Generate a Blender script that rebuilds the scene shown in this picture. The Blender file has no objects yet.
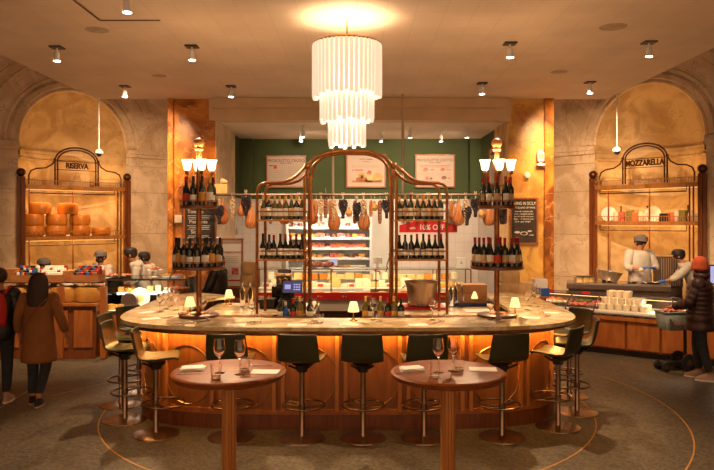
import bpy, bmesh, math, random
from mathutils import Vector, Matrix
random.seed(11)
PI = math.pi
sc = bpy.context.scene
COL = sc.collection
# ---------------- camera, world, exposure ----------------
CAM_Z = 2.1; FPX = 680.0; CX = 357.0; HY = 220.0
cam_d = bpy.data.cameras.new('camera'); cam = bpy.data.objects.new('camera', cam_d); COL.objects.link(cam)
cam.location = (0, 0, CAM_Z); cam.rotation_euler = (PI/2, 0, 0)
cam_d.sensor_width = 36; cam_d.lens = 36*FPX/714.0; cam_d.shift_y = -15.0/714.0
cam_d.clip_start = .05; cam_d.clip_end = 100
sc.camera = cam
sc.view_settings.view_transform = 'Standard'; sc.view_settings.look = 'None'
sc.view_settings.exposure = 1.35; sc.view_settings.gamma = 1.0; sc.view_settings.use_curve_mapping = False
sc.cycles.transparent_max_bounces = 32
w = bpy.data.worlds.new('world'); sc.world = w; w.use_nodes = True
w.node_tree.nodes['Background'].inputs[0].default_value = (1.0, .58, .32, 1)
w.node_tree.nodes['Background'].inputs[1].default_value = .55
WARM = (1.0, .64, .36); WARM2 = (1.0, .50, .16); WHITE = (1.0, .80, .56)
def lamp(name, kind, loc, power, color=WARM, size=.05, target=None, angle=60, blend=.6, sy=None, rot=None, parent=None):
    l = bpy.data.lights.new(name, kind); l.energy = power; l.color = color
    if kind == 'AREA':
        l.shape = 'RECTANGLE'; l.size = size; l.size_y = sy or size
    else: l.shadow_soft_size = size
    if kind == 'SPOT': l.spot_size = math.radians(angle); l.spot_blend = blend
    o = bpy.data.objects.new(name, l); COL.objects.link(o); o.location = loc
    if target is not None: o.rotation_euler = (Vector(target)-Vector(loc)).to_track_quat('-Z', 'Y').to_euler()
    if rot is not None: o.rotation_euler = rot
    return o
# ---------------- coordinates ----------------
def W(px, py, D): return Vector(((px-CX)/FPX*D, D, CAM_Z-(py-HY)/FPX*D))
def DZ(py, z): return FPX*(CAM_Z-z)/(py-HY)
def ON(px, py, z=0.0):
    D = DZ(py, z); return Vector(((px-CX)/FPX*D, D, z))
# ---------------- materials ----------------
MATS = {}
def mat(name, col, rough=.5, metal=0.0, col2=None, scale=8.0, stretch=(1,1,1), lo=.35, hi=.65, kind='noise', bump=0.0,
        bscale=60, coat=0.0, emit=None, es=0.0, trans=0.0, ior=1.45, spec=.5, detail=4, dist=0.0, coord='Object', alpha=None):
    m = bpy.data.materials.new(name); m.use_nodes = True; nt = m.node_tree; N = nt.nodes; L = nt.links
    b = N['Principled BSDF']
    b.inputs['Base Color'].default_value = (*col, 1); b.inputs['Roughness'].default_value = rough
    b.inputs['Metallic'].default_value = metal; b.inputs['Coat Weight'].default_value = coat
    b.inputs['Specular IOR Level'].default_value = spec; b.inputs['IOR'].default_value = ior
    b.inputs['Transmission Weight'].default_value = trans
    tc = N.new('ShaderNodeTexCoord'); mp = N.new('ShaderNodeMapping'); mp.inputs['Scale'].default_value = stretch
    L.new(tc.outputs[coord], mp.inputs[0])
    if col2 is None: col2 = tuple(c*.8 for c in col)
    if kind == 'wave':
        t = N.new('ShaderNodeTexWave'); t.inputs['Scale'].default_value = scale; t.inputs['Distortion'].default_value = dist or 4
        t.inputs['Detail'].default_value = 3; out = t.outputs['Fac']
    elif kind == 'vor':
        t = N.new('ShaderNodeTexVoronoi'); t.inputs['Scale'].default_value = scale; out = t.outputs['Color']
    else:
        t = N.new('ShaderNodeTexNoise'); t.inputs['Scale'].default_value = scale; t.inputs['Detail'].default_value = detail
        t.inputs['Distortion'].default_value = dist; out = t.outputs['Fac']
    L.new(mp.outputs[0], t.inputs['Vector'])
    r = N.new('ShaderNodeValToRGB'); r.color_ramp.elements[0].position = lo; r.color_ramp.elements[1].position = hi
    r.color_ramp.elements[0].color = (*col, 1); r.color_ramp.elements[1].color = (*col2, 1)
    L.new(out, r.inputs[0]); L.new(r.outputs[0], b.inputs['Base Color'])
    if bump:
        n2 = N.new('ShaderNodeTexNoise'); n2.inputs['Scale'].default_value = bscale; L.new(mp.outputs[0], n2.inputs['Vector'])
        bp = N.new('ShaderNodeBump'); bp.inputs['Strength'].default_value = bump; bp.inputs['Distance'].default_value = .01
        L.new(n2.outputs['Fac'], bp.inputs['Height']); L.new(bp.outputs[0], b.inputs['Normal'])
    if emit: b.inputs['Emission Color'].default_value = (*emit, 1); b.inputs['Emission Strength'].default_value = es
    MATS[name] = m; return m
def marble(name, base, vein, vein2, scale=1.3, rough=.35, amt=.5):
    m = mat(name, base, rough, col2=vein, scale=scale, lo=.40, hi=.60, dist=1.5, detail=8, coord='Generated' if 0 else 'Object')
    nt = m.node_tree; N = nt.nodes; L = nt.links; b = N['Principled BSDF']
    tc = N.new('ShaderNodeTexCoord')
    n = N.new('ShaderNodeTexNoise'); n.inputs['Scale'].default_value = scale*1.7; n.inputs['Detail'].default_value = 9; n.inputs['Distortion'].default_value = .7
    L.new(tc.outputs['Object'], n.inputs['Vector'])
    s = N.new('ShaderNodeMath'); s.operation = 'SUBTRACT'; s.inputs[1].default_value = .5; L.new(n.outputs['Fac'], s.inputs[0])
    a = N.new('ShaderNodeMath'); a.operation = 'ABSOLUTE'; L.new(s.outputs[0], a.inputs[0])
    r = N.new('ShaderNodeValToRGB'); r.color_ramp.elements[0].position = 0; r.color_ramp.elements[1].position = .013
    r.color_ramp.elements[0].color = (amt,)*3+(1,); r.color_ramp.elements[1].color = (0, 0, 0, 1); L.new(a.outputs[0], r.inputs[0])
    mx = N.new('ShaderNodeMix'); mx.data_type = 'RGBA'
    old = b.inputs['Base Color'].links[0].from_socket
    L.new(r.outputs[0], mx.inputs[0]); L.new(old, mx.inputs[6]); mx.inputs[7].default_value = (*vein2, 1)
    L.new(mx.outputs[2], b.inputs['Base Color']); return m
def glassy(name, tint=(1, 1, 1), gloss=.12, rough=.02):
    m = bpy.data.materials.new(name); m.use_nodes = True; nt = m.node_tree; N = nt.nodes; L = nt.links
    N.remove(N['Principled BSDF']); out = N['Material Output']
    tr = N.new('ShaderNodeBsdfTransparent'); tr.inputs[0].default_value = (*tint, 1)
    gl = N.new('ShaderNodeBsdfGlossy'); gl.inputs['Roughness'].default_value = rough
    lw = N.new('ShaderNodeLayerWeight'); lw.inputs[0].default_value = gloss
    mx = N.new('ShaderNodeMixShader'); L.new(lw.outputs['Fresnel'], mx.inputs[0]); L.new(tr.outputs[0], mx.inputs[1]); L.new(gl.outputs[0], mx.inputs[2])
    L.new(mx.outputs[0], out.inputs[0]); MATS[name] = m; return m
def brightened_glass(name, amt, tint=(1, 1, 1), gloss=.12):  # pale diffuse share mixed in to brighten the glass
    m = glassy(name, tint, gloss, .03); nt = m.node_tree; N = nt.nodes; L = nt.links
    d = N.new('ShaderNodeBsdfDiffuse'); d.inputs[0].default_value = (.9, .82, .74, 1); mx = N.new('ShaderNodeMixShader'); mx.inputs[0].default_value = amt
    o = N['Material Output']; L.new(o.inputs[0].links[0].from_socket, mx.inputs[1]); L.new(d.outputs[0], mx.inputs[2]); L.new(mx.outputs[0], o.inputs[0])
def emis(name, col, s, bcol=None):
    return mat(name, bcol or col, .5, emit=col, es=s)
mat('wood', (.20, .058, .013), .36, col2=(.12, .030, .007), scale=3, stretch=(6, 6, .6), dist=1.2, coat=.15)
mat('wood_light', (.40, .135, .028), .4, col2=(.28, .08, .016), scale=3, stretch=(3, 3, .5), dist=1.2, coat=.1)
mat('wood_panel', (.33, .112, .022), .34, col2=(.22, .066, .012), scale=2.2, stretch=(4, 4, .5), dist=1.5, coat=.15)
mat('wood_stile_lit', (.50, .185, .04), .4, col2=(.46, .165, .035), scale=3, stretch=(3, 3, .5))  # lighter than the panels: the strip's glow is put into the colour
mat('table_wood', (.24, .068, .012), .42, col2=(.16, .040, .007), scale=2.5, stretch=(1, 9, 4), dist=.8, spec=.12)
mat('dark_wood', (.10, .028, .009), .45, col2=(.055, .015, .005), scale=4, stretch=(6, 6, .6))
mat('crate_wood', (.40, .17, .05), .6, col2=(.27, .10, .03), scale=4, stretch=(1, 8, 8))
mat('bronze', (.36, .135, .036), .38, metal=.85, col2=(.25, .085, .022), scale=14)
mat('dark_bronze', (.13, .05, .02), .4, metal=.7, col2=(.08, .03, .012), scale=14)
mat('copper', (.33, .225, .155), .27, metal=.95, col2=(.25, .165, .11), scale=9)
mat('brass', (.60, .36, .12), .25, metal=1, col2=(.5, .28, .09), scale=20)
mat('steel', (.55, .52, .5), .25, metal=1, col2=(.42, .40, .38), scale=5, stretch=(1, 1, 10))
mat('steel_dark', (.16, .11, .09), .4, metal=.7)
mat('steel_warm', (.60, .47, .35), .32, metal=.7, col2=(.46, .34, .24), scale=4, stretch=(5, 5, .3))
mat('plaster_dim', (.52, .37, .25), .8)
mat('chrome', (.75, .73, .72), .1, metal=1)
mat('black', (.010, .009, .009), .45, col2=(.02, .017, .016))
mat('black_gloss', (.012, .011, .012), .12, col2=(.02, .018, .018), coat=.5)
mat('plaster', (.62, .44, .27), .8, col2=(.55, .39, .24), scale=3, bump=.1)
mat('white_paint', (.74, .72, .68), .6, col2=(.68, .66, .62), scale=2)
mat('cream_paint', (.62, .54, .42), .6, col2=(.56, .48, .37), scale=2)
mat('red_paint', (.55, .012, .015), .4, col2=(.46, .01, .012))
mat('green_paint', (.058, .078, .022), .75, col2=(.050, .068, .018), scale=2)
mat('gold_paint', (.65, .40, .10), .5)
marble('marble', (.74, .57, .38), (.57, .41, .25), (.30, .19, .11), 1.5, .42, .55)
marble('marble_dark', (.34, .225, .13), (.26, .165, .09), (.10, .06, .035), 1.1, .45, .4)
marble('marble_orange', (.56, .20, .025), (.17, .045, .007), (.72, .42, .16), 1.5, .22, .5)
marble('marble_gold', (.70, .40, .09), (.42, .16, .028), (.30, .11, .02), 1.5, .3, .5)
marble('marble_top', (.86, .74, .50), (.54, .40, .20), (.30, .19, .08), 3.4, .16, .6)
mat('paper', (.78, .74, .66), .7, col2=(.74, .70, .62), scale=3)
mat('paper_pink', (.56, .42, .33), .6, col2=(.53, .39, .31), scale=3)
mat('paper_tan', (.60, .42, .22), .7); mat('paper_orange', (.62, .30, .05), .6); mat('paper_red', (.60, .05, .03), .6)
mat('ink', (.16, .07, .035), .7); mat('ink_red', (.5, .03, .02), .6); mat('chalk', (.78, .74, .66), .8)
mat('slate', (.045, .030, .022), .6, col2=(.06, .04, .03), scale=5)
mat('leather', (.042, .044, .016), .40, col2=(.035, .036, .012), scale=9, bump=.15, bscale=200, coat=.1)
mat('bottle_dark', (.010, .012, .006), .08, col2=(.018, .02, .01), spec=.7)
mat('bottle_green', (.03, .045, .008), .08, col2=(.05, .06, .012), spec=.7)
mat('bottle_olive', (.11, .09, .02), .1, col2=(.14, .11, .03), spec=.7)
mat('foil_red', (.42, .012, .012), .3, metal=.3); mat('foil_gold', (.80, .46, .12), .35, metal=.3)
mat('foil_black', (.012, .01, .01), .3); mat('foil_silver', (.5, .48, .45), .3, metal=.8)
mat('ham', (.40, .095, .02), .4, col2=(.62, .26, .09), scale=5, lo=.4, hi=.65, bump=.3, bscale=20, coat=.2)
mat('ham_light', (.56, .19, .05), .4, col2=(.42, .10, .03), scale=5, lo=.4, hi=.7, bump=.3, bscale=20, coat=.2)
mat('salami', (.22, .055, .02), .55, col2=(.42, .22, .13), scale=16, lo=.45, hi=.7, bump=.5, bscale=30)
mat('grape', (.015, .010, .012), .35, col2=(.05, .03, .03), scale=18)
mat('garlic', (.75, .58, .36), .5, col2=(.45, .24, .10), scale=18)
mat('cacio', (.58, .27, .06), .35, col2=(.66, .38, .12), scale=6, coat=.2)
mat('string', (.55, .40, .22), .8)
mat('cheese_rind', (.62, .22, .022), .42, col2=(.48, .15, .014), scale=5, bump=.2, coat=.1)
mat('cheese_yellow', (.62, .34, .06), .5, col2=(.50, .25, .04), scale=6)
mat('cheese_pale', (.68, .48, .20), .5, col2=(.58, .38, .14), scale=6)
mat('cheese_white', (.74, .64, .46), .45, col2=(.66, .55, .38), scale=6)
mat('meat_red', (.42, .05, .03), .4, col2=(.60, .22, .16), scale=22, lo=.45, hi=.6)
mat('meat_dark', (.16, .035, .02), .45, col2=(.30, .12, .08), scale=22, lo=.45, hi=.6)
mat('meat_orange', (.60, .20, .07), .45, col2=(.5, .11, .04), scale=20)
mat('herbs', (.13, .11, .03), .7, col2=(.20, .18, .05), scale=25)
mat('basket', (.42, .22, .06), .7, col2=(.20, .09, .02), scale=30, bump=.6, bscale=60)
mat('cardboard', (.50, .27, .12), .75, col2=(.45, .24, .10), scale=5)
mat('blue', (.02, .10, .42), .4); mat('teal', (.02, .13, .14), .5); mat('glove', (.02, .13, .52), .45, col2=(.015, .10, .42))
mat('skin', (.42, .19, .10), .5, col2=(.36, .15, .08), scale=10); mat('skin_dark', (.22, .09, .045), .5, col2=(.18, .07, .035), scale=10)
mat('hair', (.028, .014, .009), .65, col2=(.04, .02, .012), scale=30, stretch=(5, 5, .5)); mat('beard', (.05, .02, .01), .8)
mat('shirt_white', (.46, .42, .36), .8, col2=(.36, .33, .28), scale=5, bump=.2, bscale=12)
mat('shirt_grey', (.46, .40, .36), .8, col2=(.38, .33, .29), scale=5, bump=.2, bscale=12)
mat('cap_grey', (.12, .10, .09), .8); mat('coat_brown', (.26, .10, .025), .85, col2=(.20, .075, .018), scale=4, bump=.3, bscale=10)
mat('red_fabric', (.50, .02, .012), .7, col2=(.38, .012, .01), scale=4); mat('beanie', (.52, .10, .04), .9, col2=(.40, .07, .025), scale=40, stretch=(1, 1, .2), bump=.4, bscale=80)
mat('puffer', (.035, .016, .014), .42, col2=(.05, .022, .02), scale=5, bump=.3, bscale=18); mat('denim', (.016, .019, .026), .85, col2=(.025, .028, .036), scale=12)
mat('shoe_tan', (.40, .28, .2), .6); mat('basket_grey', (.22, .26, .24), .6, col2=(.18, .21, .20))
mat('shade_cloth', (.80, .66, .40), .7, emit=(1.0, .60, .22), es=.7)
mat('shade_glass', (.9, .8, .6), .3, emit=(1.0, .74, .42), es=1.8)
mat('chand_glass', (.86, .80, .70), .25, col2=(.74, .66, .54), scale=5, stretch=(30, 30, .3), emit=(1.0, .82, .60), es=.24, spec=.6)
emis('led_orange', (1.0, .50, .13), 22); emis('led_dim', (1.0, .45, .10), .5); emis('led_warm', (1.0, .60, .25), .7); emis('led_white', (1.0, .88, .72), 1.0)
emis('spot_warm', (1.0, .85, .6), 8); emis('spot_glow', (.85, .88, 1.0), 14); mat('screen', (.01, .01, .03), .2, emit=(.08, .07, .22), es=.25); mat('screen_lit', (.2, .2, .4), .2, emit=(.45, .5, .9), es=.28)
glassy('pane', (.97, .98, .96), .10); mat('clear', (1, .98, .96), 0.0, col2=(1, .98, .96), trans=1.0, ior=1.45); brightened_glass('clear_side', .05, (1, 1, 1), .12)
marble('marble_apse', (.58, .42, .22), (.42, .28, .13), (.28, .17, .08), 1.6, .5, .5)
mat('bronze_wood', (.50, .21, .055), .38, col2=(.40, .15, .035), scale=3, stretch=(8, 8, .5), metal=.3)
glassy('pane_top', (.90, .96, .93), .35)
mat('led_cool', (.8, .85, 1), .5, emit=(.80, .85, 1.0), es=1.6)
mat('cheese_rind2', (.52, .27, .05), .5, col2=(.42, .20, .035), scale=6, bump=.2)
mat('cheese_tan', (.72, .50, .25), .6, col2=(.52, .31, .12), scale=5, bump=.3)
mat('meat_bag', (.55, .07, .04), .4, col2=(.68, .42, .32), scale=16, lo=.45, hi=.6)
# floor
def floor_material():
    m = mat('floor_stone', (.068, .056, .037), .5, col2=(.100, .083, .056), scale=.8, lo=.35, hi=.7)
    nt = m.node_tree; N = nt.nodes; L = nt.links; b = N['Principled BSDF']; tc = N.new('ShaderNodeTexCoord')
    v = N.new('ShaderNodeTexVoronoi'); v.inputs['Scale'].default_value = 42; L.new(tc.outputs['Object'], v.inputs['Vector'])
    r = N.new('ShaderNodeValToRGB'); e = r.color_ramp.elements; e[0].position = 0; e[0].color = (.5, .5, .5, 1); e[1].position = 1; e[1].color = (1.7, 1.65, 1.5, 1)
    sep = N.new('ShaderNodeSeparateColor'); L.new(v.outputs['Color'], sep.inputs[0]); L.new(sep.outputs[0], r.inputs[0])
    mx = N.new('ShaderNodeMix'); mx.data_type = 'RGBA'; mx.blend_type = 'MULTIPLY'; mx.inputs[0].default_value = 1
    old = b.inputs['Base Color'].links[0].from_socket
    L.new(old, mx.inputs[6]); L.new(r.outputs[0], mx.inputs[7]); L.new(mx.outputs[2], b.inputs['Base Color'])
floor_material()
def grid_material(name, base, line, sx, sy, axes='xy', rough=.7, thick=.012):
    m = mat(name, base, rough, col2=tuple(c*.9 for c in base), scale=1.5, bump=.08, bscale=30)
    nt = m.node_tree; N = nt.nodes; L = nt.links; b = N['Principled BSDF']; tc = N.new('ShaderNodeTexCoord')
    mp = N.new('ShaderNodeMapping'); L.new(tc.outputs['Object'], mp.inputs[0])
    if axes == 'xz': mp.inputs['Rotation'].default_value = (PI/2, 0, 0)
    br = N.new('ShaderNodeTexBrick'); br.offset = 0; br.inputs['Scale'].default_value = 1
    br.inputs['Brick Width'].default_value = sx; br.inputs['Row Height'].default_value = sy; br.inputs['Mortar Size'].default_value = thick
    br.inputs['Color1'].default_value = (1, 1, 1, 1); br.inputs['Color2'].default_value = (.97, .97, .97, 1); br.inputs['Mortar'].default_value = (*line, 1)
    L.new(mp.outputs[0], br.inputs['Vector'])
    mx = N.new('ShaderNodeMix'); mx.data_type = 'RGBA'; mx.blend_type = 'MULTIPLY'; mx.inputs[0].default_value = 1
    old = b.inputs['Base Color'].links[0].from_socket
    L.new(old, mx.inputs[6]); L.new(br.outputs['Color'], mx.inputs[7]); L.new(mx.outputs[2], b.inputs['Base Color'])
grid_material('ceiling_tile', (.78, .61, .46), (.86, .84, .80), .305, .305, thick=.004)
grid_material('wall_tile', (.74, .64, .57), (.84, .84, .84), .2, .2, 'xz', .3, .006)
# ---------------- mesh builder ----------------
class MB:
    def __init__(s, M=None): s.v = []; s.f = []; s.M = M
    def add(s, vs, fs, M=None):
        n = len(s.v)
        if M is not None: vs = [M @ Vector(p) for p in vs]
        s.v += [Vector(p) for p in vs]; s.f += [tuple(i+n for i in f) for f in fs]; return s
    def box(s, c, d, rz=0, M=None):
        x, y, z = d[0]/2, d[1]/2, d[2]/2
        vs = [(-x,-y,-z),(x,-y,-z),(x,y,-z),(-x,y,-z),(-x,-y,z),(x,-y,z),(x,y,z),(-x,y,z)]
        T = Matrix.Translation(c) @ Matrix.Rotation(rz, 4, 'Z')
        if M is not None: T = T @ M
        return s.add(vs, [(0,3,2,1),(4,5,6,7),(0,1,5,4),(1,2,6,5),(2,3,7,6),(3,0,4,7)], T)
    def lathe(s, prof, loc=(0,0,0), seg=16, M=None, a0=0, a1=2*PI, sx=1, sy=1):
        full = abs(a1-a0-2*PI) < 1e-6; n = seg if full else seg+1
        vs = []; fs = []
        for r, z in prof:
            for i in range(n):
                a = a0+(a1-a0)*i/seg; vs.append((r*math.cos(a)*sx, r*math.sin(a)*sy, z))
        for j in range(len(prof)-1):
            for i in range(seg):
                a = j*n+i; b = j*n+(i+1) % n
                fs.append((a, b, b+n, a+n))
        if full and max(z for r, z in prof)-min(z for r, z in prof) > 1e-7:
            if prof[0][0] > 1e-5: fs.append(tuple(range(n))[::-1])
            if prof[-1][0] > 1e-5: fs.append(tuple(range((len(prof)-1)*n, len(prof)*n)))
        T = Matrix.Translation(loc)
        if M is not None: T = T @ M
        return s.add(vs, fs, T)
    def sphere(s, c, r, seg=12, rings=8, M=None):
        if not hasattr(r, '__len__'): r = (r, r, r)
        T = Matrix.Translation(c)
        if M is not None: T = T @ M
        T = T @ Matrix.Diagonal((r[0], r[1], r[2], 1))
        prof = [(math.sin(PI*i/rings), -math.cos(PI*i/rings)) for i in range(rings+1)]
        prof[0] = (1e-6, -1); prof[-1] = (1e-6, 1)
        return s.lathe(prof, (0,0,0), seg, T)
    def tube(s, pts, r, seg=8, closed=False, M=None):
        pts = [Vector(p) for p in pts]; n = len(pts)
        rs = r if hasattr(r, '__len__') else [r]*n
        vs = []; fs = []; up = None
        for i, p in enumerate(pts):
            if closed: t = pts[(i+1) % n]-pts[i-1]
            else: t = pts[min(i+1, n-1)]-pts[max(i-1, 0)]
            t.normalize()
            if up is None:
                up = Vector((0, 0, 1)) if abs(t.z) < .9 else Vector((0, 1, 0))
            a = t.cross(up)
            if a.length < 1e-4: a = t.orthogonal()
            a.normalize(); b = a.cross(t); b.normalize(); up = b
            for k in range(seg):
                q = 2*PI*k/seg; vs.append(p+a*math.cos(q)*rs[i]+b*math.sin(q)*rs[i])
        m = n if closed else n-1
        for i in range(m):
            for k in range(seg):
                a0 = i*seg+k; a1 = i*seg+(k+1) % seg; j = (i+1) % n
                fs.append((a0, a1, j*seg+(k+1) % seg, j*seg+k))
        if not closed: fs.append(tuple(range(seg))[::-1]); fs.append(tuple(range((n-1)*seg, n*seg)))
        return s.add(vs, fs, M)
    def prism(s, poly, z0, z1, M=None):
        n = len(poly); vs = [(x, y, z0) for x, y in poly]+[(x, y, z1) for x, y in poly]
        fs = [tuple(range(n))[::-1], tuple(range(n, 2*n))]+[(i, (i+1) % n, n+(i+1) % n, n+i) for i in range(n)]
        return s.add(vs, fs, M)
    def loft(s, secs, seg=16, M=None):      # (z, cx, cy, rx, ry)
        vs = []; fs = []; n = len(secs)
        for z, cx, cy, rx, ry in secs:
            for k in range(seg):
                a = 2*PI*k/seg; vs.append((cx+rx*math.cos(a), cy+ry*math.sin(a), z))
        for i in range(n-1):
            for k in range(seg): fs.append((i*seg+k, i*seg+(k+1) % seg, (i+1)*seg+(k+1) % seg, (i+1)*seg+k))
        fs.append(tuple(range(seg))[::-1]); fs.append(tuple(range((n-1)*seg, n*seg)))
        return s.add(vs, fs, M)
    def surf(s, f, nu, nv, M=None):
        vs = [f(i/nu, j/nv) for j in range(nv+1) for i in range(nu+1)]
        fs = [(j*(nu+1)+i, j*(nu+1)+i+1, (j+1)*(nu+1)+i+1, (j+1)*(nu+1)+i) for j in range(nv) for i in range(nu)]
        return s.add(vs, fs, M)
    def build(s, name, m, parent=None, bevel=0, solid=0, sub=0, angle=35, loc=None, rot=None):
        me = bpy.data.meshes.new(name)
        vs = s.v if s.M is None else [s.M @ p for p in s.v]
        me.from_pydata([tuple(p) for p in vs], [], s.f)
        bm = bmesh.new(); bm.from_mesh(me); bmesh.ops.recalc_face_normals(bm, faces=bm.faces); bm.to_mesh(me); bm.free()
        me.shade_smooth()
        try: me.set_sharp_from_angle(angle=math.radians(angle))
        except Exception: pass
        me.materials.append(MATS[m] if isinstance(m, str) else m)
        o = bpy.data.objects.new(name, me); COL.objects.link(o)
        if parent: o.parent = parent
        if loc is not None: o.location = loc
        if rot is not None: o.rotation_euler = rot
        if solid:
            q = o.modifiers.new('solid', 'SOLIDIFY'); q.thickness = solid; q.offset = 0
        if bevel:
            q = o.modifiers.new('bevel', 'BEVEL'); q.width = bevel; q.segments = 2; q.limit_method = 'ANGLE'
        if sub:
            q = o.modifiers.new('sub', 'SUBSURF'); q.levels = sub; q.render_levels = sub
        return o
def tag(o, label=None, cat=None, group=None, kind=None):
    if label: o['label'] = label
    if cat: o['category'] = cat
    if group: o['group'] = group
    if kind: o['kind'] = kind
    return o
def thing(name, label, cat, loc=(0,0,0), rz=0, group=None):
    o = bpy.data.objects.new(name, None); COL.objects.link(o); o.empty_display_size = .1
    o.location = loc; o.rotation_euler = (0, 0, rz); return tag(o, label, cat, group)
def struct(o): o['kind'] = 'structure'; return o
KIDS = {}
def kids(root):
    if root.name not in KIDS: KIDS[root.name] = [c for c in bpy.data.objects if c.parent == root]
    return KIDS[root.name]
def dup(root, loc, rz=None, label=None, group=None, scale=None, parent=None):
    r = root.copy(); COL.objects.link(r); r.location = loc
    if parent: r.parent = parent
    if rz is not None: r.rotation_euler = (0, 0, rz)
    if scale: r.scale = (scale,)*3 if not hasattr(scale, '__len__') else scale
    if label: r['label'] = label
    if group: r['group'] = group
    for ch in kids(root):
        c = ch.copy(); COL.objects.link(c); c.parent = r
        for g in kids(ch):
            d = g.copy(); COL.objects.link(d); d.parent = c
    return r
class Proto:
    """first use moves the prototype itself, later uses copy it"""
    def __init__(s, root): s.root = root; s.used = False; kids(root); [kids(c) for c in kids(root)]
    def put(s, loc, rz=0, label=None, group=None, scale=None):
        if not s.used:
            s.used = True; o = s.root; o.location = loc; o.rotation_euler = (0, 0, rz)
            if scale: o.scale = (scale,)*3 if not hasattr(scale, '__len__') else scale
            if label: o['label'] = label
            if group: o['group'] = group
            return o
        return dup(s.root, loc, rz, label, group, scale or (1, 1, 1))
def text(name, body, size, m, parent, loc, rot=(PI/2, 0, 0), depth=.002, align='CENTER', sx=1.0, offset=0.0):
    c = bpy.data.curves.new(name, 'FONT'); c.body = body; c.size = size; c.extrude = depth; c.align_x = align; c.align_y = 'CENTER'; c.offset = offset
    t = bpy.data.objects.new(name, c); COL.objects.link(t); bpy.context.view_layer.update()
    me = bpy.data.meshes.new_from_object(t.evaluated_get(bpy.context.evaluated_depsgraph_get()))
    bpy.data.objects.remove(t); bpy.data.curves.remove(c)
    me.materials.clear(); me.materials.append(MATS[m])
    o = bpy.data.objects.new(name, me); COL.objects.link(o); o.parent = parent; o.location = loc; o.rotation_euler = rot; o.scale = (sx, 1, 1)
    return o
ORD = 'first second third fourth fifth sixth seventh eighth ninth tenth eleventh twelfth thirteenth fourteenth fifteenth sixteenth'.split()
def frameM(ox, oy, ang): return Matrix.Translation((ox, oy, 0)) @ Matrix.Rotation(math.radians(ang), 4, 'Z')
# ---------------- lights ----------------
CH = W(347, 60, 7.24); CHX = CH.x
lamp('chandelier_glow', 'AREA', (CHX, 7.24, 3.93), 1.2, (1, .80, .55), .5, rot=(PI, 0, 0))
for z in (3.6, 3.3, 3.0): lamp('chandelier_bulb', 'POINT', (CHX, 7.24, z), 9, (1, .76, .50), .10)
# ---------------- room shell ----------------
def plane(name, x0, x1, y0, y1, z, m):
    return struct(MB().add([(x0,y0,z),(x1,y0,z),(x1,y1,z),(x0,y1,z)], [(0,1,2,3)]).build(name, m))
plane('floor', -9, 9, -3, 17, 0, 'floor_stone')
struct(MB().box((-.09, 4.55, 4.32), (9.08, 15.1, .14)).build('ceiling', 'ceiling_tile'))
plane('ceiling_upper', -9, 9, -3, 17.2, 6.6, 'marble_dark')
struct(MB().box((-8.45, 4.2, 3.3), (.2, 14.6, 6.6)).build('wall_left', 'marble_dark'))
struct(MB().box((8.1, 3.8, 3.3), (.2, 13.6, 6.6)).build('wall_right', 'marble_dark'))
# beam over the recess
struct(MB().box((.05, 12.2, 4.06), (5.35, .3, .38)).box((.05, 12.02, 4.16), (5.2, .2, .17)).build('trim_1', 'plaster'))
struct(MB().box((.07, 13.65, 3.93), (5.3, 2.8, .08)).build('ceiling_recess', 'ceiling_tile'))
struct(MB().box((.07, 15.3, 3.27), (5.3, .1, 1.4)).build('wall_back_upper', 'green_paint'))
struct(MB().box((.07, 15.3, 1.28), (5.3, .12, 2.58)).build('wall_back', 'wall_tile'))
struct(MB().box((-2.62, 13.75, 3.27), (.1, 3.2, 1.4)).build('wall_recess_left', 'green_paint'))
struct(MB().box((2.78, 13.75, 3.27), (.1, 3.2, 1.4)).build('wall_recess_right', 'green_paint'))
struct(MB().box((-2.62, 13.75, 1.28), (.1, 3.2, 2.58)).build('wall_recess_left_lower', 'wall_tile'))
struct(MB().box((2.78, 13.75, 1.28), (.1, 3.2, 2.58)).build('wall_recess_right_lower', 'wall_tile'))
struct(MB().box((-2.44, 15.1, 3.27), (.26, .3, 1.4)).build('wall_recess_pier_left', 'green_paint'))
struct(MB().box((2.62, 15.1, 3.27), (.26, .3, 1.4)).build('wall_recess_pier_right', 'green_paint'))
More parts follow.
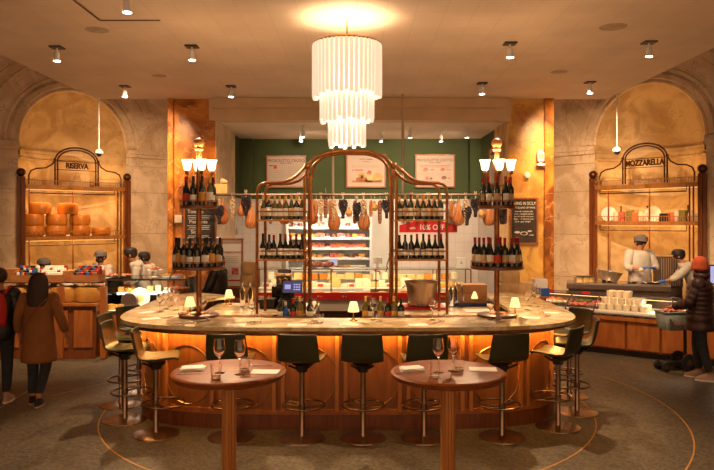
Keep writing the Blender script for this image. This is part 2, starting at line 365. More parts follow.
# orange marble pillars
struct(MB().box((-2.92, 12.75, 3.3), (.78, 1.3, 6.6)).build('wall_pillar_left', 'marble_orange', bevel=.02))
struct(MB().box((-2.60, 13.1, 1.94), (.16, 1.9, 3.88)).build('wall_pillar_left_return', 'marble'))
struct(MB().box((3.05, 12.75, 3.3), (.70, 1.3, 6.6)).build('wall_pillar_right', 'marble_gold', bevel=.02))
struct(MB().box((3.40, 12.66, 3.3), (.16, 1.3, 6.6)).build('wall_pillar_right_edge', 'marble_orange', bevel=.01))
struct(MB().box((-3.30, 12.66, 3.3), (.10, 1.3, 6.6)).build('wall_pillar_left_edge', 'marble_orange', bevel=.01))
def ring_pts(r, z0, n=24, a0=0, a1=PI): return [(r*math.cos(a0+(a1-a0)*i/n), r*math.sin(a0+(a1-a0)*i/n)+z0) for i in range(n+1)]
def niche(side, ox, oy, ang, u0, u1, word, zmid, letter_size, lsx):
    M = frameM(ox, oy, ang); R = 1.10; ZS = 3.64; H = 6.6; n = 28
    mb = MB(M)
    for a, b in ((u0, -R), (R, u1)):
        mb.add([(a,0,0),(b,0,0),(b,0,H),(a,0,H)], [(0,1,2,3)])
    arc = ring_pts(R, ZS, n)
    for i in range(n):
        (xa, za), (xb, zb) = arc[i], arc[i+1]
        mb.add([(xa,0,za),(xb,0,zb),(xb,0,H),(xa,0,H)], [(0,1,2,3)])
    struct(mb.build('wall_'+side+'_arched', 'marble'))
    # apse: half cylinder and half dome
    mb = MB(M); dep = .86
    mb.surf(lambda s, t: (R*math.cos(PI*s), dep*math.sin(PI*s), ZS*t), 28, 1)
    mb.surf(lambda s, t: (R*math.cos(PI*s), dep*math.sin(PI*s)*math.cos(t*PI/2), ZS+R*math.sin(PI*s)*math.sin(t*PI/2)), 28, 14)
    struct(mb.build('wall_'+side+'_apse', 'marble_apse', angle=60))
    mb = MB(M)
    for zz, hh, pr in ((3.50, .05, .05), (3.42, .10, .03), (3.34, .04, .05)):
        mb.surf(lambda s, t, zz=zz, hh=hh, pr=pr: ((R-pr)*math.cos(PI*s), (dep-pr)*math.sin(PI*s), zz+hh*(t-.5)), 28, 1)
    struct(mb.build('trim_apse_'+side, 'marble_apse', angle=60))
    # archivolt mouldings
    mb = MB(M)
    for r, t, d in ((R+.02, .045, .05), (R+.12, .085, .035), (R+.25, .055, .06), (R+.32, .02, .06), (R+.62, .024, .02), (R+.80, .016, .015)):
        mb.tube([(x, -.0, z) for x, z in ring_pts(r, ZS, 32)], t, 6)
    struct(mb.build('trim_arch_'+side, 'marble'))
    # impost cornice on the piers
    mb = MB(M)
    for a, b in ((u0, -R), (R, u1)):
        c = (a+b)/2; l = abs(b-a)
        mb.box((c, -.03, 3.58), (l, .12, .09)).box((c, -.015, 3.50), (l, .09, .08)).box((c, -.01, 3.30), (l, .05, .05))
    struct(mb.build('trim_impost_'+side, 'marble'))
    mb = MB(M)
    for a, b in ((u0, -R-.1), (R+.1, u1)):
        for z in (.9, 1.8, 2.7): mb.box(((a+b)/2, 0, z), (abs(b-a), .006, .008))
    mb.box((u0/2-.7 if side == 'left' else u1/2+.6, 0, 4.6), (.01, .01, .9))
    struct(mb.build('trim_joint_'+side, 'marble_dark'))
    # bronze shelving in the opening
    rk = thing('display_rack', f'tall bronze and wood shelving with the sign {word} in the {side} arched niche', 'shelving', (ox, oy, 0), math.radians(ang))
    vf = -.10
    for s in (-1, 1):
        p = MB()
        for k in (-1, 0, 1): p.box((s*1.08+k*.045, vf, 1.47), (.04, .12-abs(k)*.03, 2.94))
        po = p.build('post', 'wood', rk)
        MB().sphere((s*1.08, vf, 3.02), .085, 14, 10).lathe([(.03,2.93),(.05,2.95),(.03,2.97)], (s*1.08, vf, 0), 12).build('finial', 'dark_bronze', po)
    for z in (2.78, zmid):
        b = MB().box((0, vf+.20, z-.035), (2.02, .44, .05)); sh = b.build('shelf', 'wood', rk)
        r = MB(); r.tube([(-1.02, vf-.04, z+.10), (1.02, vf-.04, z+.10)], .008, 6)
        for i in range(41): r.tube([(-1.0+i*.05, vf-.04, z-.06), (-1.0+i*.05, vf-.04, z+.10)], .0045, 4)
        r.box((0, vf-.04, z-.03), (2.02, .015, .07)); r.build('gallery_rail', 'bronze_wood', sh)
    for z in (2.63, zmid-.17):
        MB().tube([(-.93, vf, z+.14), (-.93, vf, z), (.80, vf, z), (.80, vf, z+.14)], .011, 6).build('hanging_bar', 'dark_bronze', rk)
    for u, vv in ((-.86, .2), (0.0, .2), (.86, -.02), (.93, -.02)):
        MB().tube([(u, vf+vv, 0), (u, vf+vv, 2.78)], .016, 6).build('rod', 'wood', rk)
    a = MB()
    for off in (0, .05):
        pts = [(-.44+off, vf, 2.8)]+[(-(.44-off)*math.cos(t*PI/14), vf, 3.28+(.29-off)*math.sin(t*PI/14)) for t in range(15)]+[(.44-off, vf, 2.8)]
        a.tube(pts, .017, 6)
    for s in (-1, 1):
        a.tube([(s*.44, vf, 3.30), (s*.50, vf, 3.20), (s*.62, vf, 3.13), (s*.80, vf, 3.11), (s*.9, vf, 3.06), (s*.94, vf, 2.97), (s*.94, vf, 2.8)], .015, 6)
        a.sphere((s*.44, vf, 3.31), .03, 10, 6)
    a.tube([(-.44, vf, 3.28), (.44, vf, 3.28)], .007, 6).tube([(-.44, vf, 3.11), (.44, vf, 3.11)], .007, 6)
    ar = a.build('sign_frame', 'dark_bronze', rk)
    text('lettering', word, letter_size, 'dark_bronze', rk, (0, vf, 3.195), depth=.008, sx=lsx, offset=.007)
    for z in (zmid-.085, 2.70):
        MB().box((0, vf+.10, z), (1.9, .03, .012)).build('light_strip', 'led_dim', rk)
        x, y, _ = M @ Vector((0, vf+.05, z-.02))
        lamp('shelf_light', 'AREA', (x, y, z-.03), 5, WARM2, 1.8, rot=(math.radians(28), 0, math.radians(ang)), sy=.08)
    MB().box((0, .34, zmid+.012), (1.7, .03, .012)).build('light_strip', 'led_warm', rk)
    x, y, _ = M @ Vector((0, .3, 0))
    lamp('apse_uplight', 'AREA', (x, y, 2.86), 5.5, WARM2, 1.7, rot=(PI, 0, math.radians(ang)), sy=.25)
    lamp('apse_downlight', 'AREA', (x, y, 2.68), 3, WARM2, 1.7, rot=(0, 0, math.radians(ang)), sy=.25)
    return M
ML = niche('left', -5.78, 13.94, 45, -3.5, 2.3, 'RISERVA', 1.77, .155, .80)
MR = niche('right', 5.59, 13.11, -50, -2.3, 3.4, 'MOZZARELLA', 2.07, .155, .78)
# floor inlay lines
def arc_strip(cx, cy, r, w_, a0, a1, n=90):
    mb = MB(); mb.surf(lambda s, t: (cx+(r+w_*(t-.5))*math.cos(a0+(a1-a0)*s), cy+(r+w_*(t-.5))*math.sin(a0+(a1-a0)*s), .002), n, 1); return mb
struct(arc_strip(-.1, 7.85, 2.70, .014, 0, 2*PI).build('trim_2', 'paper_orange'))
struct(arc_strip(-.1, 7.9, 3.60, .014, -1.1, .35).build('trim_6', 'paper_orange'))
def strip(a, b, w_=.014):
    a = Vector(a); b = Vector(b); d = (b-a).normalized(); q = Vector((-d.y, d.x, 0))*w_/2
    return MB().add([a-q, b-q, b+q, a+q], [(0,1,2,3)])
for i, (p, q) in enumerate((((52, 396), (147, 373)), ((0, 408), (28, 391)))):
    A = ON(*p); B = ON(*q); A.z = B.z = .002
    struct(strip(A, B).build(f'trim_{3+i}', 'paper_orange'))
# ---------------- ceiling fittings ----------------
PLACES = ['above the left niche edge', 'left of the chandelier', 'above the left pillar', 'nearest the left niche', 'right of the chandelier', 'farthest right', 'over the right bottle tower', 'above the right niche', 'at the very top edge']
def spot_proto():
    t = thing('ceiling_spotlight', 'small', 'spotlight')
    MB().box((0, 0, -.008), (.15, .15, .016)).build('mounting_plate', 'black', t)
    MB().tube([(0, 0, -.01), (0, 0, -.07)], .012, 8).build('stem', 'white_paint', t)
    h = MB().lathe([(.030, -.07), (.034, -.075), (.036, -.15), (.045, -.17), (.045, -.175)], seg=16).build('lamp_head', 'white_paint', t)
    MB().lathe([(.001, -.178), (.040, -.178), (.040, -.174)], seg=16).build('lens', 'spot_glow', h)
    return t
SP = Proto(spot_proto())
spots = [((57, 47), 'above the left arched niche, nearest the left edge'), ((192, 46), 'between the left niche and the chandelier, front row'), ((125, 86), 'in front of the left niche, hanging by the camera rod'),
         ((231, 86), 'above the left bottle tower, back row'), ((510, 43), 'right of the chandelier, front row'), ((649, 42), 'above the right niche, nearest the right edge'),
         ((482, 83), 'over the right bottle tower, back row'), ((590, 82), 'at the ceiling corner by the right niche'), ((127, -6), 'cut by the top edge of the photo')]
aims = [(-4.6, 10.6), (-1.6, 6.8), (-4.3, 11.6), (-1.0, 7.6), (1.4, 6.8), (4.4, 10.8), (.9, 7.8), (4.9, 12.2), (-.8, 4.9)]
for ((px, py), l), am in zip(spots, aims):
    p = ON(px, py, 4.25)
    SP.put(p, 0, f'small white ceiling spotlight {l}', 'ceiling spotlights')
    lamp('spot_beam', 'SPOT', (p.x, p.y, 4.05), 260, WARM, .04, (am[0], am[1], .9), 70, .9)
lamp('wall_wash_beam', 'SPOT', (1.9, 10.9, 4.1), 70, WARM2, .04, (3.05, 12.1, 2.45), 40, .8)
lamp('wall_wash_beam', 'SPOT', (-1.9, 10.9, 4.1), 60, WARM2, .04, (-2.9, 12.1, 2.6), 50, .8)
for sx in (-1, 1): lamp('wall_wash_beam', 'SPOT', (sx*3.3, 10.2, 4.1), 380, WARM, .05, (sx*4.6, 14.0, 2.2), 66, 1)  # added wash lamps without fixtures, to brighten the side walls
for x in (-1.6, 0, 1.6): lamp('rail_fill_beam', 'SPOT', (x, 9.9, 4.1), 150, (1, .72, .46), .04, (x*1.1, 11.8, 2.1), 60, 1)  # added fill lamps without fixtures, for the hanging meats and tile wall
for (px, py), l, s in (((97, 30), 'left front', .13), ((613, 27), 'right front', .15), ((559, 72), 'right rear', .12), ((159, 76), 'left rear', .11)):
    p = ON(px, py, 4.249)
    tag(MB().lathe([(.001, -.006), (s*.8, -.006), (s, -.002), (s, .001)], seg=20).build('ceiling_vent', 'plaster_dim', loc=p), f'round tan vent disc flush with the ceiling, {l}', 'vent', 'ceiling vents')
h = MB(); a, b = ON(100, 20, 4.249), ON(160, 20, 4.249)
h.box(((a.x+b.x)/2, a.y, 4.244), (b.x-a.x, .02, .008)).box((a.x, a.y-.4, 4.244), (.02, .8, .008))
tag(h.build('access_hatch', 'ink'), 'thin dark outline of a ceiling hatch left of the chandelier', 'hatch')
for px, py, D, s in ((99, 152, 11.95, 'left'), (617, 150, 11.6, 'right')):
    p = W(px, py, D); p.x += .0; t = thing('security_camera', f'white dome security camera hanging on a rod before the {s} niche', 'camera', p)
    MB().tube([(0, 0, .03), (0, 0, 4.25-p.z)], .012, 8).build('rod', 'white_paint', t)
    MB().lathe([(.001, .05), (.03, .05), (.07, .02), (.075, -.02), (.065, -.03)], seg=16).build('housing', 'white_paint', t)
    MB().sphere((0, 0, -.035), .05, 12, 8).build('dome', 'black_gloss', t)
# chandelier
ch = thing('chandelier', 'tiered round chandelier of long frosted glass tubes on a brass ring', 'chandelier', (CHX, 7.24, 0))
MB().lathe([(.001, 4.25), (.07, 4.25), (.06, 4.225), (.015, 4.215), (.001, 4.215)], seg=20).build('canopy', 'white_paint', ch)
MB().tube([(0, 0, 4.22), (0, 0, 3.97)], .009, 8).build('stem', 'brass', ch)
for r, z in ((.350, 3.97), (.275, 3.46), (.185, 3.2)):
    rg = MB(); rg.tube([(r*math.cos(a*PI/24), r*math.sin(a*PI/24), z) for a in range(48)], .014, 6, True)
    for a in (0, 1, 2): rg.tube([(r*math.cos(a*PI/3), r*math.sin(a*PI/3), z), (-r*math.cos(a*PI/3), -r*math.sin(a*PI/3), z)], .006, 5)
    rg.build('ring', 'brass', ch)
for r, z0, z1, n, tr in ((.350, 3.96, 3.41, 44, .024), (.268, 3.46, 3.15, 34, .024), (.180, 3.2, 2.89, 22, .024)):
    for i in range(n):
        a = 2*PI*i/n; j = random.uniform(-.03, .03)
        MB().lathe([(tr*.8, z0), (tr, z0-.02), (tr, z1+j+.02), (tr*.75, z1+j)], (r*math.cos(a), r*math.sin(a), 0), 8).build('glass_tube', 'chand_glass', ch)
# ---------------- island bar ----------------
BC = (-.1, 8.44)
def se(a, b, n=4.0, N=240):
    pts = []
    for i in range(N):
        t = 2*PI*i/N-PI/2; c, s = math.cos(t), math.sin(t)
        pts.append((BC[0]+a*math.copysign(abs(c)**(2/n), c), BC[1]+b*math.copysign(abs(s)**(2/n), s)))
    # resample evenly by arc length
    L = [0]
    for i in range(N): L.append(L[-1]+math.dist(pts[i], pts[(i+1) % N]))
    out = []; k = 0
    for j in range(N):
        d = L[-1]*j/N
        while L[k+1] < d: k += 1
        f = (d-L[k])/(L[k+1]-L[k]+1e-9); p, q = pts[k % N], pts[(k+1) % N]
        out.append((p[0]+(q[0]-p[0])*f, p[1]+(q[1]-p[1])*f))
    return out, L[-1]
def open_run(pts, N=240, keep=.35):     # starts at the front centre; leaves the rear open
    k = int(N*keep); return [pts[i % N] for i in range(-k, k+1)]
def ring_solid(mb, outer, inner, z0, z1, r=0.0):
    n = len(outer); vs = []
    for o, i in zip(outer, inner): vs += [(o[0], o[1], z0+r), (o[0], o[1], z1-r), (i[0], i[1], z1), (i[0], i[1], z0)]
    fs = []
    for k in range(n-1):
        a = 4*k; b = a+4
        fs += [(a, b, b+1, a+1), (a+1, b+1, b+2, a+2), (a+2, b+2, b+3, a+3), (a+3, b+3, b, a)]
    fs += [(0, 1, 2, 3), (4*n-4, 4*n-1, 4*n-2, 4*n-3)]
    mb.add(vs, fs)
O1, per = se(2.55, 1.80); I1, _ = se(1.90, 1.15); O2, _ = se(2.50, 1.75)
wt = thing('bar_worktop', 'long curved pale marble bar worktop on the wooden island', 'worktop')
m = MB(); ring_solid(m, open_run(O1), open_run(I1), 1.012, 1.05); m.build('slab', 'marble_top', wt)
m = MB(); ring_solid(m, open_run(se(2.53, 1.78)[0]), open_run(se(2.3, 1.55)[0]), .985, 1.004); m.build('edge_trim', 'bronze', wt)
bar = thing('island_bar', 'curved wooden island bar front with panels and arc inlays, lit from above', 'bar')
m = MB(); ring_solid(m, open_run(se(2.30, 1.60)[0]), open_run(se(2.24, 1.54)[0]), .14, .985); m.build('front_panel', 'wood_panel', bar)
m = MB(); ring_solid(m, open_run(se(2.34, 1.64)[0]), open_run(se(2.22, 1.52)[0]), 0, .15); m.build('plinth', 'wood', bar)
m = MB(); ring_solid(m, open_run(se(2.33, 1.63)[0]), open_run(se(2.28, 1.58)[0]), .15, .20); m.build('base_rail', 'wood_light', bar)
P, per2 = se(2.30, 1.60, N=960)
def on_panel(d):
    N = 960; i = int(round(d/per2*N)) % N; p = P[i]; q = P[(i+3) % N]; o = P[(i-3) % N]
    t = Vector((q[0]-o[0], q[1]-o[1], 0)).normalized(); nrm = Vector((t.y, -t.x, 0)); return Vector((p[0], p[1], 0)), t, nrm
for k in range(-8, 8):
    d = -.06+.63*k
    for off in (-.045, .045):
        p, t, nr = on_panel(d+off); c = p+nr*.02
        MB().box((c.x, c.y, .58), (.036, .045, .80), math.atan2(t.y, t.x)).build('stile', 'wood_stile_lit', bar)
    p, t, nr = on_panel(d); c = p+nr*.04
    MB().tube([c+Vector((0, 0, .965)), c+nr*.03+Vector((0, 0, .95)), c+nr*.035+Vector((0, 0, .97))], .006, 6).sphere(c+nr*.035+Vector((0, 0, .972)), .010, 8, 6).build('hook', 'chrome', bar)
    p, t, nr = on_panel(d+.315)
    pts = []
    for i in range(32):
        a = 2*PI*i/32; q, tt, nn = on_panel(d+.315+.27*math.cos(a)); pts.append(q+nn*.006+Vector((0, 0, .52+.30*math.sin(a))))
    MB().tube(pts, .007, 6, True).build('ring_inlay', 'brass', bar)
# light strip under the counter
m = MB(); ring_solid(m, open_run(se(2.40, 1.70)[0]), open_run(se(2.37, 1.67)[0]), .970, .984); m.build('light_strip', 'led_orange', bar)
m = MB(); ring_solid(m, open_run(se(2.43, 1.73)[0]), open_run(se(2.415, 1.715)[0]), .955, .985); m.build('light_valance', 'wood', bar)
# ---------------- back stations inside the island ----------------
def station(x0, x1, label):
    t = thing('service_counter', label, 'counter'); c = (x0+x1)/2; wd = x1-x0
    MB().box((c, 8.83, .935), (wd, 1.22, .03)).build('top', 'marble_top', t)
    MB().box((c, 8.225, .895), (wd, .05, .09)).build('front_edge', 'wood_light', t, bevel=.006)
    m = MB().box((c, 9.40, .45), (wd, .04, .86)).box((c, 8.83, .12), (wd, 1.15, .04)).box((c, 8.83, .5), (wd-.04, 1.15, .03))
    for i in range(int(wd/.45)+1):
        m.box((x0+.02+(wd-.04)*i/int(wd/.45), 8.83, .46), (.04, 1.15, .9))
    m.build('carcass', 'dark_wood', t); return t
station(-1.92, -.52, 'wooden back counter with white marble top under the left wine rack')
station(.42, 1.78, 'wooden back counter with white marble top under the right wine rack')
# stools
def stool():
    t = thing('bar_stool', 'x', 'stool')
    MB().lathe([(.001, .024), (.05, .024), (.18, .016), (.222, .008), (.225, 0)], seg=36).build('base', 'copper', t)
    MB().lathe([(.034, .02), (.026, .04), (.026, .55), (.026, .66), (.001, .66)], seg=14).build('column', 'copper', t)
    fr = MB().tube([(.205*math.cos(i*PI/18), .205*math.sin(i*PI/18)+.07, .30) for i in range(36)], .010, 8, True)
    fr.tube([(-.19, .10, .30), (-.03, .0, .30)], .008, 6).tube([(.19, .10, .30), (.03, 0, .30)], .008, 6).lathe([(.034, .27), (.034, .33)], seg=14)
    fr.build('footrest', 'copper', t)
    b = MB().lathe([(.05, .64), (.065, .70), (.10, .715)], seg=14)
    for a in (45, 135, 225, 315):
        c, s = math.cos(math.radians(a)), math.sin(math.radians(a)); b.tube([(.03*c, .03*s, .66), (.15*c, .15*s-.01, .722)], .012, 6)
    b.build('bracket', 'black', t)
    # one moulded shell: seat in front (+y), back rising at -y
    prof = [(.225, .735), (.21, .757), (.14, .757), (.04, .745), (-.06, .742), (-.13, .755), (-.175, .80), (-.195, .87), (-.21, .94), (-.222, 1.0), (-.228, 1.035)]
    def f(s, v):
        k = v*(len(prof)-1); i = min(int(k), len(prof)-2); fr = k-i
        y = prof[i][0]*(1-fr)+prof[i+1][0]*fr; z = prof[i][1]*(1-fr)+prof[i+1][1]*fr
        x = (s-.5)*2; wd = .205-.018*max(0, v-.6)/.4-.02*max(0, .15-v)/.15
        curl = abs(x)**2.6
        if v < .5: return (x*wd, y, z+curl*.022)
        q = min(1, (v-.5)/.15); return (x*wd, y+curl*.035*q, z+curl*.022*(1-q))
    MB().surf(f, 14, 24).build('seat_shell', 'leather', t, solid=.022, sub=1, angle=80)
    return t
ST = Proto(stool())
sp = [((156, 434), -80, 'nearest of the four stools at the left end of the bar'), ((125, 420), -88, 'second of the left end stools, behind the nearest one'),
      ((121, 405), -95, 'third of the left end stools, with its base by the counter'), ((139, 391), -120, 'farthest left stool, tucked behind the bar corner'),
      ((231, 437), -4, 'behind the left round table'), ((302, 438), -9, 'between the two round tables, nearer the left one'),
      ((363, 438), -3, 'between the two round tables, in front of the bar lamp'), ((424, 438), 6, 'behind the right round table'),
      ((502, 437), 14, 'right of the right round table, back to the camera'), ((558, 427), 52, 'nearest at the right end of the bar, side on'),
      ((577, 412), 74, 'middle stool at the right end of the bar'), ((569, 396), 118, 'farthest right stool with its back beside the meat case')]
for (px, py), a, l in sp:
    p = ON(px, py); ST.put(p, math.radians(a), 'green leather bar stool '+l, 'bar stools')
# round tables
def table():
    t = thing('round_table', 'x', 'table')
    MB().lathe([(.001, 1.05), (.372, 1.05), (.392, 1.046), (.400, 1.036), (.396, 1.026), (.380, 1.022), (.385, 1.012), (.375, 1.000), (.35, .996), (.001, .996)], seg=56).build('tabletop', 'table_wood', t, angle=50)
    m = MB()
    for i in range(10):
        a = 2*PI*i/10; m.lathe([(.016, .03), (.016, .995)], (.036*math.cos(a), .036*math.sin(a), 0), 8)
    m.lathe([(.036, .03), (.036, .995)], seg=12); m.build('column', 'bronze_wood', t)
    MB().lathe([(.001, .035), (.06, .035), (.25, .02), (.27, 0)], seg=30).build('base', 'copper', t)
    return t
TB = Proto(table())
TL = Vector(((229-CX)/FPX*4.76, 4.76, 0)); TR = Vector(((448-CX)/FPX*4.74, 4.74, 0))
TB.put(TL, 0, 'round wooden pedestal table on the left in front of the bar', 'round pedestal tables'); TB.put(TR, .5, 'round wooden pedestal table on the right in front of the bar', 'round pedestal tables')

# recess track lights
TK = thing('track_light', 'x', 'spotlight'); MB().tube([(0, 0, 0), (0, 0, -.10)], .012, 6).box((0, 0, -.005), (.10, .05, .01)).build('stem', 'white_paint', TK)
hd = MB().lathe([(.03, -.09), (.035, -.10), (.038, -.21), (.036, -.22)], seg=14).build('lamp_head', 'white_paint', TK); MB().lathe([(.001, -.222), (.033, -.222)], seg=14).build('lens', 'spot_glow', hd)
TK = Proto(TK)
for px, py, D, l in ((301, 133, 13.6, 'left of the chandelier foot'), (381, 134, 13.6, 'right of the chandelier foot'), (410, 122, 13.0, 'beside the drop rod'), (441, 134, 13.6, 'above the right poster'), (467, 122, 13.0, 'farthest right'), (303, 122, 12.9, 'nearest, left of the chandelier')):
    x = (px-CX)/FPX*D; TK.put((x, D, 3.89), 0, f'white track spotlight in the recess ceiling, {l}', 'recess track spotlights')
    lamp('track_beam', 'SPOT', (x, D, 3.64), 75, (1, .76, .50), .05, (x*.8, 12.6 if D > 13.3 else 15.3, 1.2 if D > 13.3 else 2.6), 95, .8)
# ---------------- bottles ----------------
def bottle(kind='bord', glass='bottle_dark', foil='foil_red', lab='paper', h=.31, label_h=.085, parts=True):
    if kind == 'bord': pr = [(.030, 0), (.0365, .006), (.0365, .175), (.034, .195), (.018, .222), (.0145, .235), (.014, .30), (.0155, .302), (.0155, .31), (.001, .31)]
    else: pr = [(.034, 0), (.041, .008), (.041, .13), (.036, .165), (.022, .20), (.0155, .23), (.014, .30), (.0155, .302), (.0155, .31), (.001, .31)]
    k = h/.31; r = pr[1][0]
    b = MB().lathe([(a, z*k) for a, z in pr], seg=14).build('wine_bottle', glass)
    MB().lathe([(.0152, .245*k), (.0150, .295*k), (.0168, .300*k), (.0168, .312*k), (.001, .313*k)], seg=12).build('foil_capsule', foil, b)
    if lab: MB().lathe([(r+.0006, .045*k), (r+.0006, (.045+label_h)*k)], seg=12, a0=-PI/2-1.25, a1=-PI/2+1.25).build('paper_label', lab, b)
    return b
def mk(*a, **k): return Proto(bottle(*a, **k))
B_RED = [mk('burg', 'bottle_dark', 'foil_red', 'paper'), mk('bord', 'bottle_dark', 'foil_red', 'paper_tan'), mk('burg', 'bottle_dark', 'foil_red', 'paper_red')]
B_BLK = [mk('bord', 'bottle_dark', 'foil_black', 'paper', label_h=.07), mk('burg', 'bottle_dark', 'foil_black', 'paper'), mk('bord', 'bottle_dark', 'foil_black', 'paper_orange', label_h=.10), mk('bord', 'bottle_dark', 'foil_silver', 'paper_tan')]
B_GLD = [mk('bord', 'bottle_olive', 'foil_gold', 'paper', label_h=.10), mk('burg', 'bottle_green', 'foil_gold', 'paper_tan', label_h=.10), mk('bord', 'bottle_dark', 'foil_gold', 'paper', label_h=.11)]
B_GRN = [mk('bord', 'bottle_green', 'foil_gold', 'paper', label_h=.10), mk('bord', 'bottle_green', 'foil_red', 'paper', label_h=.10), mk('burg', 'bottle_dark', 'foil_gold', 'paper_tan', label_h=.10)]
FOIL = {id(p): n for ps, n in ((B_RED, ['bottle with red foil, cream label', 'tall bottle with red foil, tan label', 'bottle with red foil, red label']),
        (B_BLK, ['tall dark bottle with cream label', 'round dark bottle with cream label', 'dark wine bottle with orange label', 'dark wine bottle with silver foil']),
        (B_GLD, ['olive wine bottle with gold foil', 'green wine bottle with gold foil', 'dark wine bottle with gold foil']),
        (B_GRN, ['green bottle with gold foil', 'green bottle with red foil', 'round dark bottle with gold foil'])) for p, n in zip(ps, n)}
# ---------------- round bottle towers ----------------
def tower(x, y, side, shades):
    t = thing('bottle_tower', f'bronze pole stand with two round bottle shelves and lit glass shades, {side} side', 'display stand', (x, y, 1.05))
    MB().lathe([(.001, .03), (.205, .03), (.215, .024), (.215, .008), (.205, 0), (.001, 0)], seg=40).build('base', 'wood', t); MB().lathe([(.10, .03), (.09, .045), (.04, .055)], seg=24).build('collar', 'bronze', t)
    MB().lathe([(.029, .01), (.029, 1.30), (.026, 1.84)], seg=16).build('pole', 'bronze', t)
    MB().sphere((0, 0, 1.885), .058, 16, 12).lathe([(.04, 1.80), (.05, 1.82), (.035, 1.84)], seg=14).build('finial', 'bronze_wood', t)
    for z, r in ((.55, .285), (1.205, .20)):
        sh = MB().lathe([(.001, z-.035), (r-.01, z-.035), (r, z-.03), (r, z), (r-.01, z), (.001, z)], seg=40).build('shelf', 'wood', t)
        g = MB().tube([(r*math.cos(k*PI/20)*.985, r*math.sin(k*PI/20)*.985, z+.055) for k in range(40)], .005, 5, True)
        for k in range(12): g.tube([(r*.985*math.cos(k*PI/6), r*.985*math.sin(k*PI/6), z), (r*.985*math.cos(k*PI/6), r*.985*math.sin(k*PI/6), z+.055)], .004, 4)
        g.build('guard_rail', 'bronze', sh)
    for (a, rr) in shades:
        c, s = rr*math.cos(a), rr*math.sin(a)
        arm = MB().tube([(0, 0, 1.42), (c*.5, s*.5, 1.43), (c*.9, s*.9, 1.50), (c, s, 1.555)], .008, 6).lathe([(.012, 1.545), (.026, 1.56), (.022, 1.585)], (c, s, 0), 12).build('lamp_arm', 'bronze', t)
        MB().lathe([(.020, 1.585), (.036, 1.60), (.043, 1.635), (.047, 1.67), (.062, 1.705), (.058, 1.703), (.043, 1.67), (.039, 1.64), (.026, 1.605)], (c, s, 0), 18).build('lamp_shade', 'shade_glass', t)
        MB().sphere((c, s, 1.645), .018, 10, 8).build('bulb', 'spot_warm', t); lamp('tower_bulb', 'POINT', (x+c, y+s, 1.05+1.72), 2.4, WARM, .03)
    return t
TWL, TWR = (-1.72, 7.40), (1.525, 7.42)
tower(*TWL, 'left', [(PI*1.05, .125), (PI*.62, .085), (-.95, .075), (.25, .135)])
tower(*TWR, 'right', [(PI*1.02, .13), (PI*1.55, .08), (PI*.38, .09), (-.12, .15)])
def ring_bottles(tw, z, r, pr, angs, side, lev, grp):
    n = 0
    for i, a in enumerate(angs):
        p = pr[i % len(pr)]; jj = random.uniform(-.008, .008)
        a_ = math.radians(a); order = i+1
        p.put((tw[0]+(r+jj)*math.cos(a_), tw[1]+(r+jj)*math.sin(a_), 1.05+z), math.radians(random.uniform(-25, 25)),
              f'{FOIL[id(p)]}, {ORD[i]} from left, {lev} shelf of {side} tower', grp)
import itertools
front = lambda n, a0, a1: [a0+(a1-a0)*i/(n-1) for i in range(n)]
ring_bottles(TWL, .55, .235, [B_BLK[0], B_BLK[1], B_BLK[2], B_BLK[3], B_BLK[0]], front(10, 185, 355), 'left', 'lower', 'bottles on the left tower lower shelf')
ring_bottles(TWL, .55, .13, [B_BLK[3], B_BLK[2]], [120, 60], 'left', 'lower inner', 'bottles on the left tower lower shelf')
ring_bottles(TWL, 1.205, .145, [B_BLK[0], B_RED[2], B_BLK[0], B_BLK[2], B_GLD[0]], front(6, 180, 375), 'left', 'upper', 'bottles on the left tower upper shelf')
ring_bottles(TWR, .55, .235, [B_RED[1], B_RED[0], B_RED[1], B_RED[0], B_RED[2]], front(10, 185, 355), 'right', 'lower', 'bottles on the right tower lower shelf')
ring_bottles(TWR, .55, .13, [B_RED[0], B_RED[1]], [120, 60], 'right', 'lower inner', 'bottles on the right tower lower shelf')
ring_bottles(TWR, 1.205, .145, [B_RED[1], B_RED[0]], front(6, 180, 375), 'right', 'upper', 'bottles on the right tower upper shelf')
